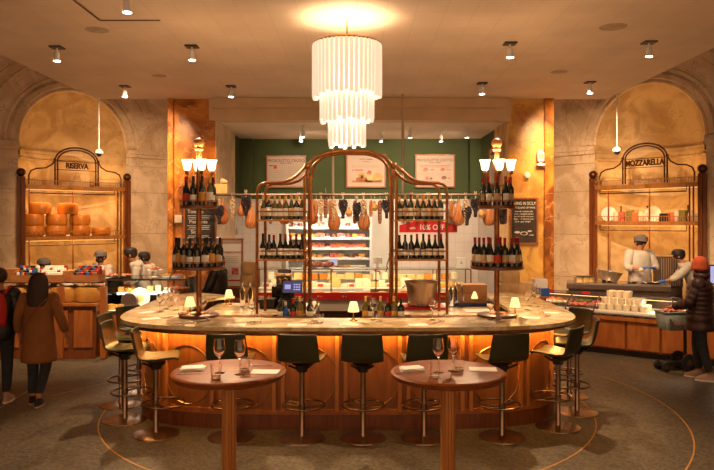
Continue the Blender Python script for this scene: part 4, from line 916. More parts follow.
for i in range(22):
    x = -1.6+3.4*(i+.5)/22; P_, l = CW[rr.choice((1, 3, 4, 5))]
    P_.put((x, 12.08, 1.04+.01), rr.uniform(-.4, .4), f'{l} stacked at the rear of far counter {sec(x*8.3/11.8)}', 'cheeses stacked in the far counter', 1.05)
for i, (px, m_, nm, l, w_) in enumerate(((314, 'meat_dark', 'cured_meat', 'dark cured meat on top of the cheese counter, left', .30), (326, 'meat_dark', 'cured_meat', 'dark cured meat on top of the cheese counter, right', .26))):
    x = RX(px, 11.9); tag(MB().sphere((0, 0, .05), (w_/2, .08, .05), 14, 8).sphere((.06, 0, .07), (w_/3, .06, .05), 12, 8).build(nm, m_, loc=(x, 11.95, 1.262)), l, 'meat')
carton('display_box', 'small white printed box standing on the cheese counter', (RX(461, 11.9), 11.95, 1.262), (.16, .12, .18), 'white_paint', .1, [('6', 0, .09, .08, 'ink')])
sg = thing('price_sign', 'small white screen sign standing on the cheese counter', 'sign', (RX(333, 12), 12.0, 1.262))
MB().box((0, 0, .10), (.16, .02, .12)).box((0, 0, .03), (.02, .02, .05)).build('panel', 'white_paint', sg); MB().box((0, -.011, .10), (.13, .001, .09)).build('sheet', 'screen_lit', sg)
# ---------------- open refrigerated wall ----------------
fr = thing('refrigerated_shelves', 'bright white open refrigerated shelves under the arch on the back wall', 'refrigerator', ((RX(288, 14.7)+RX(370, 14.7))/2, 14.7, 0))
fw = RX(370, 14.7)-RX(288, 14.7); RS = lambda py: CAM_Z-(py-HY)/FPX*14.6
m = MB().box((0, .52, 1.15), (fw, .04, 2.3)); [m.box((s*(fw/2+.02), .27, 1.15), (.05, .54, 2.3)) for s in (-1, 1)]; m.box((0, .27, 2.27), (fw+.08, .54, .10)).box((0, .27, .2), (fw, .54, .4)); m.build('cabinet', 'white_paint', fr)
SH = [RS(258.5), RS(248.5), RS(238), RS(227.5)]+[RS(270)]
for i, z in enumerate(SH):
    sh = MB().box((0, .27, z-.012), (fw-.02, .46, .02)).box((0, .035, z-.01), (fw-.02, .012, .05)).build('shelf', 'white_paint', fr)
    for k in range(5): MB().box((-fw/2+.14+k*fw/5+rr.uniform(-.04, .04), .025, z-.0), (.12, .006, .065)).build('price_tag', 'white_paint', sh)
    MB().box((0, .06, z-.03), (fw-.08, .02, .012)).build('light_strip', 'led_white', sh)
MB().box((0, .03, 2.20), (fw-.08, .03, .02)).build('light_strip', 'led_white', fr)
lamp('fridge_light', 'AREA', (fr.location.x, 14.45, 2.15), 8, (1, .88, .70), 1.3, rot=(math.radians(20), 0, 0), sy=.1)
FP = [(Proto(MB().box((0, 0, .045), (.16, .12, .09)).build('meat_pack', 'meat_red', bevel=.015)), 'red meat pack'), (Proto(MB().box((0, 0, .05), (.20, .13, .10)).build('meat_pack', 'meat_orange', bevel=.02)), 'orange meat pack'),
      (Proto(MB().lathe([(.001, 0), (.05, .0), (.055, .04), (.04, .08), (.001, .085)], seg=14).build('salami_piece', 'meat_dark')), 'dark salami piece'), (Proto(MB().box((0, 0, .035), (.15, .11, .07)).build('cheese_pack', 'cheese_white', bevel=.01)), 'white cheese pack'),
      (Proto(MB().box((0, 0, .04), (.11, .10, .08)).build('cheese_pack', 'cheese_yellow', bevel=.01)), 'yellow cheese pack')]
pal = {0: [4, 3, 2, 1, 4, 0], 1: [1, 0, 4, 0, 1, 2], 2: [0, 4, 1, 4, 0, 2, 2], 3: [3, 2, 4, 3, 0, 2], 4: [3, 4, 3]}
for i, z in enumerate(SH):
    for k in range(11):
        P_, l = FP[rr.choice(pal[i])]; x = fr.location.x-fw/2+.09+k*(fw-.12)/11
        if i == 4 and k < 2: continue
        P_.put((x, 14.7+.16+rr.uniform(0, .05), z), rr.uniform(-.2, .2), f'{l}, {ORD[k]} from left on refrigerated shelf, {["fourth","third","second","first","lowest"][i]} from the top', 'packs on the refrigerated shelves', rr.uniform(.95, 1.3))
sc_ = thing('deli_scale', 'white deli scale with a red dial behind the cheese counter', 'scale', (RX(378, 12.4), 12.46, 1.0))
MB().box((0, 0, .12), (.20, .16, .24)).box((0, 0, .28), (.05, .05, .10)).box((0, 0, .36), (.16, .05, .12)).build('body', 'white_paint', sc_, bevel=.01)
MB().lathe([(.001, 0), (.045, 0), (.045, .004)], (0, -.082, .14), 18, Matrix.Rotation(PI/2, 4, 'X')).build('dial', 'red_paint', sc_)
MB().tube([(.14, 0, .10), (.17, 0, .28), (.22, 0, .46)], .012, 8).sphere((.22, 0, .47), .03, 10, 8).build('arm', 'steel', sc_)
tag(MB().box((0, 0, .5), (.5, .5, 1.0)).build('side_cabinet', 'steel', loc=(RX(378, 12.4)+.05, 12.62, 0), bevel=.006), 'steel cabinet holding the deli scale behind the cheese counter', 'cabinet')
dr = struct(MB().box((RX(384, 15.2), 15.22, 1.27), (.62, .03, 2.42)).build('door_1', 'white_paint'))
MB().box((0, -.03, 0), (.03, .04, .20)).build('door_handle', 'steel', dr, loc=(RX(384, 15.2)+.24, 15.2, 1.2))
pt = thing('cheese_picture', 'white board with a yellow half round cheese picture, left of the left rack', 'sign', (-2.555, 14.4, 1.87), PI/2)
MB().box((0, .01, 0), (.8, .02, .40)).build('sheet', 'white_paint', pt); MB().lathe([(.001, 0), (.16, 0)], (0, -.005, -.08), 24, Matrix.Rotation(PI/2, 4, 'X'), 0, PI).box((0, -.005, .11), (.12, .004, .02)).build('picture', 'cheese_yellow', pt)
# niche racks: cheese wheels, plates and jars
PW = wheel('cheese_rind', .205, .225)
for i, (px, lev) in enumerate(((33, 0), (56, 0), (80, 0), (101, 0), (33, 1), (56.5, 1), (80, 1), (40.5, 2), (68, 2))):
    k = (px-CX)/FPX; u = (k*13.94+5.78)/(.7071*(1-k)); v = .18
    u = (k*(13.94+.7071*v)+5.78+.7071*v)/(.7071*(1-k)); p = ML @ Vector((u, v, 1.77+.226*lev))
    h = .18 if px == 101 else 1
    PW.put(p, rr.uniform(0, 3), f'large aged cheese wheel, {["bottom","middle","top"][lev]} layer, {ORD[[0,1,2,3,0,1,2,0,1][i]]} from left, left niche shelf', 'cheese wheels on the left niche shelf', (1, 1, 1) if px != 101 else (.95, .95, .8))
PLT = Proto(MB().lathe([(.001, 0), (.09, .004), (.15, .02), (.152, .024), (.09, .01), (.001, .006)], seg=28, M=Matrix.Rotation(math.radians(78), 4, 'X')).build('white_plate', 'white_paint'))
JAR = Proto(MB().lathe([(.001, 0), (.05, 0), (.055, .02), (.055, .12), (.04, .15), (.042, .17), (.001, .17)], seg=16).build('storage_jar', 'cream_paint'))
BOX = [(block(m_, d, 'boxed_goods'), l) for m_, d, l in (('meat_red', (.11, .08, .20), 'red box'), ('herbs', (.13, .1, .22), 'green box'), ('black', (.22, .1, .16), 'black box'), ('cheese_white', (.11, .1, .17), 'white box'), ('meat_orange', (.12, .1, .18), 'orange box'))]
def right_niche(px, v=.15): k = (px-CX)/FPX; A = math.radians(-50); u = (k*(13.11+math.cos(A)*v)-5.59+math.sin(A)*v)/(math.cos(A)-k*math.sin(A)); return MR @ Vector((u, v, 2.07))
for px, kd, l in ((609, 'p', 'left'), (653, 'p', 'centre'), (616, 'j', 'first'), (641, 'j', 'second'), (677, 'j', 'third'), (691, 'j', 'fourth'), (622, 0, ''), (630, 1, ''), (636, 4, ''), (666, 2, ''), (672, 4, ''), (683, 1, ''), (697, 3, ''), (647, 3, '')):
    p = right_niche(px)
    if kd == 'p': p.z += .15; PLT.put(p, math.radians(-40), f'white plate on edge on the right niche shelf, {l}', 'plates on the right niche shelf')
    elif kd == 'j': JAR.put(p, 0, f'pale lidded jar on the right niche shelf, {l} from left', 'jars on the right niche shelf', (1, 1, 1.2))
    else: BOX[kd][0].put(p, math.radians(-50), f'{BOX[kd][1]} on the right niche shelf near x of the {["left plate","centre plate","right post"][min(2, int((px-600)/35))]}'.replace('near x of', 'nearest'), 'boxed goods on the right niche shelf')
for px, l in ((621, 'left'), (647.5, 'middle'), (688, 'right')):
    B_BLK[0].put(right_niche(px, .28), 0, f'dark bottle at the back of the right niche shelf, {l}', 'bottles on the right niche shelf')
# ---------------- left: refrigerated glass case and wooden cheese counter ----------------
lc = thing('glass_case', 'refrigerated glass display case with lit cheeses on the left', 'display case', (-3.35, 10.6, 0))
x0, x1 = -.56, .58
x0 = (106-CX)/FPX*10.6+3.35; x1 = (184-CX)/FPX*10.6+3.35; c = (x0+x1)/2; wd = x1-x0
MB().box((c, .4, .33), (wd, .78, .66)).build('base', 'wood', lc)
for i in range(3): MB().box((x0+wd*(i+.5)/3, .0, .36), (wd/3-.06, .02, .5)).build('panel', 'wood_light', lc)
MB().box((c, .01, .92), (wd, .008, .50)).box((x0, .4, .92), (.008, .78, .50)).box((x1, .4, .92), (.008, .78, .50)).build('glass', 'pane', lc)
MB().box((c, .4, 1.175), (wd, .8, .014)).build('top_glass', 'pane_top', lc)
f = MB(); [f.box((x, y, .92), (.022, .022, .52)) for x in (x0, x1) for y in (.01, .79)]; [f.box((c, y, z), (wd, .02, .02)) for y in (.01, .79) for z in (.67, 1.165)]; [f.box((x, .4, .67), (.02, .8, .02)) for x in (x0, x1)]; f.build('frame', 'steel_dark', lc)
MB().box((c, .4, .67), (wd-.02, .76, .012)).box((c, .55, .92), (wd-.04, .34, .010)).build('shelf', 'white_paint', lc)
MB().box((c, .36, .905), (wd-.1, .03, .014)).build('light_strip', 'led_cool', lc)
lamp('left_case_light', 'AREA', (-3.35+c, 10.80, 1.14), 4, (1, .86, .7), 1.0, rot=(0, 0, 0), sy=.1)
LP = lambda px, y, z: Vector(((px-CX)/FPX*y, y, z))
t = thing('display_plate', 'large round plate on edge inside the left glass case', 'plate', LP(140, 10.95, .84)); MB().lathe([(.001, 0), (.13, .005), (.17, .03), (.165, .035), (.12, .015), (.001, .012)], seg=32, M=Matrix.Rotation(math.radians(80), 4, 'X')).build('dish', 'cheese_white', t); MB().lathe([(.001, 0), (.06, 0)], (0, -.02, 0), 20, Matrix.Rotation(math.radians(80), 4, 'X')).build('emblem', 'gold_paint', t)
tag(MB().lathe([(.001, -.05), (.12, -.05), (.135, -.02), (.135, .03), (.12, .05), (.001, .05)], seg=28, M=Matrix.Rotation(math.radians(82), 4, 'X')).build('dark_cheese', 'steel_dark', loc=LP(130, 10.8, .815)), 'dark round cheese on edge inside the left glass case', 'cheese')
for i, px in enumerate((112, 117, 122, 126, 150, 157, 164, 171, 177)):
    P_, l = CW[(0, 6, 0, 3, 2, 5, 7, 1, 2)[i]]
    P_.put(LP(px, 10.78+.05*(i % 2), .678), rr.uniform(-2, -1), f'{l} on the floor of the left glass case, {ORD[i]} from left', 'cheeses on the floor of the left case', 1.0)
for i, px in enumerate((113, 121, 129, 150, 158, 166, 174)):
    P_, l = CW[(7, 0, 6, 1, 5, 2, 7)[i]]
    P_.put(LP(px, 11.12, .927), rr.uniform(-2, -1), f'{l} on the upper shelf of the left glass case, {ORD[i]} from left', 'cheeses on the upper shelf of the left case', .9)
for i, (px, m_, l) in enumerate(((112, 'meat_red', 'plate of red charcuterie on the left glass case, far left'), (125, 'meat_orange', 'plate of orange charcuterie on the left glass case'), (168, 'cheese_yellow', 'white dish of yellow cheese on the left glass case'), (177, 'meat_red', 'red platter on the left glass case, far right'))):
    t = thing('serving_platter', l, 'platter', LP(px, 10.95, 1.183)); MB().lathe([(.001, .004), (.08, .004), (.11, .02), (.108, .024), (.08, .012), (.001, .010)], seg=24).build('dish', 'white_paint' if i > 1 else 'steel_dark', t)
    m = MB(); [m.sphere((.06*math.cos(q*2.4)*(q % 3)/2, .06*math.sin(q*2.4)*(q % 3)/2, .03+.008*(q % 2)), (.035, .03, .02), 8, 6) for q in range(11)]; m.build('food', m_, t)
t = thing('cake_stand', 'white pedestal stand of canapes on the left glass case', 'cake stand', LP(155, 10.95, 1.183)); MB().lathe([(.001, .0), (.06, .0), (.02, .02), (.015, .09), (.12, .11), (.125, .12), (.001, .115)], seg=24).build('stand', 'white_paint', t)
m = MB(); [m.sphere((.08*math.cos(q*2.4)*(q % 4)/3, .08*math.sin(q*2.4)*(q % 4)/3, .135), (.025, .025, .02), 8, 6) for q in range(14)]; m.build('food', 'meat_orange', t)
wc = thing('cheese_table', 'wooden market counter of cheese wheels and crates along the left wall', 'counter', (0, 10.3, 0))
X0 = -6.2; X1 = -3.96; c = (X0+X1)/2; wd = X1-X0
MB().box((c, .45, .40), (wd, .86, .80)).build('carcass', 'wood', wc); MB().box((c, .43, .815), (wd, .94, .035)).build('counter_top', 'wood_light', wc)
for i in range(6): MB().box((X0+wd*(i+.5)/6, .005, .45), (wd/6-.09, .02, .56)).build('panel', 'wood_light', wc)
MB().box((c, .0, .06), (wd, .03, .12)).build('kick_board', 'wood', wc)
MB().box((c, .55, 1.13), (wd, .5, .03)).build('upper_shelf', 'wood', wc)
for px in (61, 4, 104): MB().box(((px-CX)/FPX*10.3, -.01, .55), (.09, .07, 1.08)).build('post', 'wood_light', wc)
HW = wheel('cheese_rind2', .235, .23, 'half_wheel')
for px, l in ((90, 'right'), (66, 'second from right'), (43, 'third from right'), (18, 'fourth from right')):
    HW.put(LP(px, 10.62, .834), 0, f'big golden cheese wheel under the crate shelf, {l}', 'cheese wheels on the left counter')
def crate(l, px, w_, cols, z=1.147, y=10.55):
    t = thing('wooden_crate', l, 'crate', LP(px, y, z)); h = .11
    m = MB().box((0, -.15, h/2), (w_, .012, h)).box((0, .15, h/2+.03), (w_, .012, h+.06)).box((-w_/2, 0, h/2), (.012, .3, h)).box((w_/2, 0, h/2), (.012, .3, h)).box((0, 0, .008), (w_, .3, .012)); m.build('box', 'crate_wood', t)
    return t
PK = [Proto(MB().box((0, 0, .05), (.055, .045, .10)).build('spice_packet', m_, bevel=.008)) for m_ in ('black', 'foil_red', 'teal', 'paper', 'paper_orange', 'meat_dark', 'herbs', 'blue')]
PKN = ['black', 'red', 'teal', 'white', 'orange', 'brown', 'green', 'blue']
for l, px, w_, cols in (('wooden crate of coloured packets nearest the left edge', 27, .36, (0, 2, 4, 3, 0, 1, 7)), ('wooden crate of pale wrapped sweets, middle of three', 54, .42, (3, 3, 3, 1, 3, 3, 3)), ('wooden crate of dark packets, right of three', 88, .42, (0, 1, 0, 5, 6, 7, 1))):
    crate(l, px, w_, cols); side = l.split(',')[-1].strip() if ',' in l else 'left of three'
    for j in range(4):
        for i in range(7):
            k = cols[(i*3+j*2) % 7]; b = LP(px, 10.55, 1.16); b.x += -w_/2+.035+(w_-.06)*(i+.5)/7.3; b.y += -.10+.065*j; b.z += .03*j
            PK[k].put(b, rr.uniform(-.3, .3), f'{PKN[k]} packet in the {side} crate on the left counter', f'packets in the {side} crate', (1, 1, 1.35))
carton('wooden_box', 'plain wooden box at the left end of the crate shelf', LP(8, 10.55, 1.147), (.36, .3, .20), 'crate_wood')
carton('wooden_box', 'plain wooden box between the middle and right crates', LP(71, 10.62, 1.147), (.13, .3, .17), 'crate_wood')
t = thing('price_sign', 'small red topped price card above the left crates', 'sign', LP(39, 10.72, 1.147)); MB().box((0, 0, .16), (.20, .01, .10)).tube([(0, .01, 0), (0, .01, .12)], .006, 6).build('card', 'paper', t); MB().box((0, -.006, .195), (.20, .002, .03)).build('band', 'red_paint', t)
# things between the left case and the bar
bs = thing('basket_stand', 'small round wooden table behind the left bottle tower', 'table', (-2.78, 10.6, 0))
MB().lathe([(.001, .86), (.30, .86), (.30, .90), (.001, .90)], seg=30).build('table_top', 'wood', bs); MB().lathe([(.05, 0), (.05, .86)], seg=12).lathe([(.22, 0), (.2, .03), (.001, .04)], seg=20).build('leg', 'wood', bs)
t = thing('bread_basket', 'round wicker basket of rolls with a tall hoop handle, behind the tower', 'basket', (-2.78, 10.6, .901)); MB().lathe([(.001, .01), (.12, .0), (.17, .14), (.165, .14), (.11, .02)], seg=24).build('bowl', 'basket', t)
MB().tube([(.165*math.cos(PI*i/16), 0, .13+.30*math.sin(PI*i/16)) for i in range(17)], .012, 6).build('handle', 'basket', t); m = MB(); [m.sphere((.09*math.cos(q*2.4)*(q % 3)/2, .09*math.sin(q*2.4)*(q % 3)/2, .13), (.05, .04, .035), 10, 6) for q in range(9)]; m.build('bread_rolls', 'meat_orange', t)
ws = thing('cheese_pedestal', 'low wooden pedestal carrying the stack of yellow cheeses', 'pedestal', (RX(246, 10.6), 10.75, 0)); MB().box((0, 0, .42), (.44, .5, .84)).build('body', 'wood', ws); MB().box((0, 0, .855), (.5, .56, .03)).build('top', 'wood_light', ws)
YW = wheel('cheese_tan', .12, .19, 'round_cheese')
for i, n in enumerate(('lowest', 'middle', 'topmost')): YW.put((RX(247+i*.5, 10.6), 10.65, .871+.192*i), i, f'yellow cheese wheel in the stack beside the red lettered sign, {n}', 'yellow wheel stack')
t = bpy.data.objects['standing_sign']; MB().box((0, .05, -.70), (.36, .3, .62)).build('stand', 'wood', t)
# right side of the island: tan cheese blocks, boxes
cb = thing('cheese_block_table', 'wooden table with tan cheese blocks right of the right tower', 'table', (2.55, 10.9, 0)); MB().box((0, 0, .45), (.8, .6, .86)).build('carcass', 'wood', cb); MB().box((0, 0, .895), (.86, .66, .03)).build('table_top', 'wood_light', cb)
TBK = block('cheese_tan', (.30, .26, .20), 'cheese_block')
for x, y, z, l, rz in ((2.36, 10.75, .911, 'bottom left', .1), (2.66, 10.8, .911, 'bottom right', -.1), (2.42, 10.78, 1.112, 'middle', -.05), (2.50, 10.8, 1.313, 'top', .1)): TBK.put((x, y, z), rz, f'rough tan cheese block in the pile on the side table, {l}', 'tan cheese blocks', (1, 1, 1) if 'bottom' in l else (.95, .95, 1) if l == 'middle' else (.7, .8, .8))
carton('shipping_box', 'blue and white box right of the tan cheese blocks', (2.90, 10.72, .911), (.22, .2, .12), 'blue'); carton('shipping_box', 'white box on the blue box right of the cheese blocks', (2.88, 10.72, 1.034), (.20, .18, .14), 'white_paint')
carton('wooden_box', 'pale wooden box on the rail at the left pillar', (W(223, 196, 11.95).x, 11.85, 2.52), (.22, .2, .20), 'cheese_pale')
tag(MB().sphere((0, 0, .05), (.06, .05, .05), 12, 8).sphere((.05, 0, .04), .035, 10, 6).build('garlic_bulb', 'garlic', loc=(W(224, 184, 11.95).x, 11.85, 2.722)), 'pale garlic bulb on the wooden box at the left pillar', 'garlic')
for px, py, l in ((541, 158, 'small white lantern shaped speaker on the right marble pillar'),):
    p = W(px, py, 12.0); t = thing('wall_speaker', l, 'speaker', p); MB().box((0, .04, .02), (.12, .09, .16)).box((0, .02, -.12), (.14, .10, .04)).box((0, .04, .12), (.08, .05, .04)).box((0, .05, -.08), (.05, .05, .08)).build('body', 'white_paint', t, bevel=.01); MB().box((0, -.007, .03), (.08, .004, .09)).build('grille', 'plaster_dim', t)
p = W(527, 175, 12.05); t = thing('wall_alarm', 'small round white alarm under the speaker on the pillar', 'alarm', p); MB().lathe([(.001, .05), (.05, .05), (.06, .0)], (0, .0, 0), 18, Matrix.Rotation(PI/2, 4, 'X')).build('body', 'white_paint', t)
p = W(183, 219, 12.08); tag(MB().box((0, 0, 0), (.13, .05, .14)).build('wall_box', 'cream_paint', loc=(-3.17+.0, 12.07, p.z), bevel=.01), 'small pale box on the left marble pillar beside the chalkboard', 'box')
# ---------------- right: meat case, steel counter ----------------
AM = -37.3; MC = frameM(3.65, 10.8, AM)
mc = thing('meat_case', 'long low glass case of meats with wooden panels on the right', 'display case', (3.65, 10.8, 0), math.radians(AM))
u0, u1 = -1.4, 2.6; c = (u0+u1)/2; wd = u1-u0
MB().box((c, .45, .34), (wd, .84, .50)).build('carcass', 'wood', mc); MB().box((c, .47, .045), (wd, .76, .09)).build('kick_board', 'black', mc)
for i in range(8): MB().box((u0+wd*(i+.5)/8, .02, .33), (wd/8-.04, .03, .42)).build('panel', 'wood_light', mc)
MB().box((c, .0, .58), (wd, .06, .06)).build('top_rail', 'wood_light', mc); MB().box((c, .0, .625), (wd, .05, .03)).build('ticket_strip', 'steel', mc)
MB().box((c, .45, .66), (wd, .82, .03)).build('deck', 'white_paint', mc)
MB().surf(lambda s, q: (u0+wd*s, .01+.32*q*q, .64+.23*q), 1, 10).build('curved_glass', 'pane', mc)
MB().box((c, .58, .87), (wd, .50, .015)).build('top_shelf', 'pane_top', mc); MB().box((c, .83, .75), (wd, .02, .24)).build('back_panel', 'steel_dark', mc); MB().box((c, .36, .855), (wd-.1, .02, .01)).build('light_strip', 'led_warm', mc)
for u in (u0, -.35, .1, 1.2, u1): MB().tube([(u, .01, .64), (u, .05, .74), (u, .15, .81), (u, .33, .87)], .012, 6).build('glass_post', 'steel_dark', mc)
for u in (-.9, .5, 1.6): 
    x, y, _ = MC @ Vector((u, .34, 0)); lamp('meat_case_light', 'AREA', (x, y, .85), 3.0, (1, .78, .5), .9, rot=(0, 0, math.radians(AM)), sy=.08)
def tray(m_, nm):
    t = thing('meat_tray', 'x', 'tray'); MB().box((0, 0, .008), (.24, .34, .012)).box((0, -.17, .02), (.24, .01, .03)).box((0, .17, .02), (.24, .01, .03)).build('dish', 'steel', t)
    m = MB(); r_ = random.Random(len(nm)); [m.sphere((-.08+.054*(q % 4), -.12+.048*(q//4), .035+r_.uniform(0, .02)), (.035, .03, .022), 8, 6) for q in range(24)]; m.build('food', m_, t); return Proto(t)
TR_ = [(tray('meat_dark', 'dark'), 'dark meat'), (tray('herbs', 'green'), 'green olives'), (tray('meat_red', 'red meat'), 'red meat'), (tray('meat_orange', 'oranges'), 'orange meat')]
for i, u in enumerate((-1.27, -1.02, -.77, -.52, -.26, 0.0)):
    k = (0, 1, 0, 1, 2, 0)[i]; TR_[k][0].put(MC @ Vector((u, .30, .676)), math.radians(AM), f'steel tray of {TR_[k][1]} in the meat case, {ORD[i]} from left', 'trays in the meat case')
    k = (2, 0, 3, 0, 1, 2)[i]; TR_[k][0].put(MC @ Vector((u, .62, .69)), math.radians(AM), f'steel tray of {TR_[k][1]} in the rear row of the meat case, {ORD[i]} from left', 'trays in the meat case rear row')
for i, u in enumerate((1.33, 1.6, 1.87, 2.14, 2.41)): k = (2, 3, 2, 0, 2)[i]; TR_[k][0].put(MC @ Vector((u, .30, .676)), math.radians(AM), f'steel tray of {TR_[k][1]} at the right end of the meat case, {ORD[i]} from left', 'trays at the right of the meat case')
MZ = Proto(MB().lathe([(.001, 0), (.052, 0), (.06, .085), (.058, .095), (.001, .095)], seg=14).build('mozzarella_tub', 'cheese_white'))
for lev, n in ((0, 6), (1, 5), (2, 3)):
    for j in range(3 if lev < 2 else 2):
        for i in range(n):
            MZ.put(MC @ Vector((.18+.125*(i+lev*.3), (.20 if lev < 2 else .3)+lev*.03+.125*j, .676+.096*lev)), 0, f'white mozzarella tub in the {["bottom","middle","top"][lev]} layer of the stack in the case', f'mozzarella tubs, {["bottom","middle","top"][lev]} layer')
m = MB(); [m.box((u0+.08+.16*i, -.028, .625), (.07, .004, .03)) for i in range(25)]; m.build('price_tags', 'black', mc)
for u, l in ((-.75, 'left'), (-.15, 'right')): t = thing('price_card', f'small red price card on top of the meat case, {l}', 'sign', MC @ Vector((u, .40, .88)), math.radians(AM)); MB().box((0, 0, .02), (.12, .03, .035)).build('card', 'red_paint', t)
st = thing('prep_counter', 'steel preparation counter in front of the right niche', 'counter', (0, 0, 0))
SM_ = frameM(4.5, 11.75, -18); q = MB(SM_); q.box((0, .3, .985), (1.68, .62, .03)); q.build('top', 'steel', st); q = MB(SM_); q.box((0, .3, .45), (1.62, .55, .88)).box((0, 0, .93), (1.68, .03, .08)); q.build('body', 'steel_dark', st)
def SP_(px, v=.25):
    k = (px-CX)/FPX; A = math.radians(-18); a = 4.5-math.sin(A)*v; b = 11.75+math.cos(A)*v; u = (k*b-a)/(math.cos(A)-k*math.sin(A)); return SM_ @ Vector((u, v, 1.0))
t = thing('steel_pot', 'wide tilted steel pan on the prep counter', 'pan', SP_(608)); 
MB().lathe([(.001, 0), (.15, 0), (.22, .15), (.225, .17), (.215, .165), (.145, .015), (.001, .012)], seg=32, M=Matrix.Rotation(.16, 4, 'Y')).build('bowl', 'steel_warm', t, loc=(0, 0, .03))
t = thing('cheese_board', 'pale cheeses on a raised tray at the left of the prep counter', 'tray', SP_(585)); MB().box((0, 0, .10), (.36, .2, .015)).build('tray', 'steel', t); m = MB(); [m.box((-.12+.1*i, 0, .04), (.10, .14, .08), rz=.3*i) for i in range(3)]; m.build('cheese', 'cheese_pale', t)
for i, px in enumerate((632, 646, 655)): t = thing('tin_plate', f'shallow round dish on the prep counter, {ORD[i]} from left', 'dish', SP_(px, .2), 0, 'dishes on the prep counter'); MB().lathe([(.001, .004), (.07, .004), (.10, .022), (.098, .026), (.07, .01), (.001, .01)], seg=22).build('dish', 'steel', t)
t = thing('steamer_cabinet', 'ribbed steel cabinet behind the right hand cook', 'cabinet', SP_(668, 1.15)); MB().box((0, 0, .15), (.42, .3, .55)).build('body', 'steel_dark', t); m = MB(); [m.box((-.19+.042*i, -.155, .15), (.016, .02, .52)) for i in range(10)]; m.build('ribs', 'steel_warm', t); MB().box((0, 0, -.56), (.4, .28, .87)).build('stand', 'steel_dark', t)
t = thing('blue_sprayer', 'two small blue topped bottles behind the steel pan', 'bottle', SP_(604, .5)); MB().lathe([(.001, 0), (.035, 0), (.035, .16), (.015, .2), (.001, .2)], seg=12).lathe([(.001, 0), (.035, 0), (.035, .16), (.015, .2), (.001, .2)], (.10, 0, 0), 12).build('bottle_body', 'blue', t)
t = thing('tablet', 'tablet screen on a stand at the far right edge', 'tablet', (MC @ Vector((1.75, .62, .878)))); MB().tube([(0, 0, 0), (0, .02, .30)], .012, 8).lathe([(.08, 0), (.07, .012), (.001, .014)], seg=18).build('stand', 'black', t); h_ = MB().box((0, 0, .40), (.24, .02, .30)).build('housing', 'black', t, bevel=.005); MB().box((0, -.011, .40), (.21, .001, .26)).build('screen', 'screen_lit', h_)
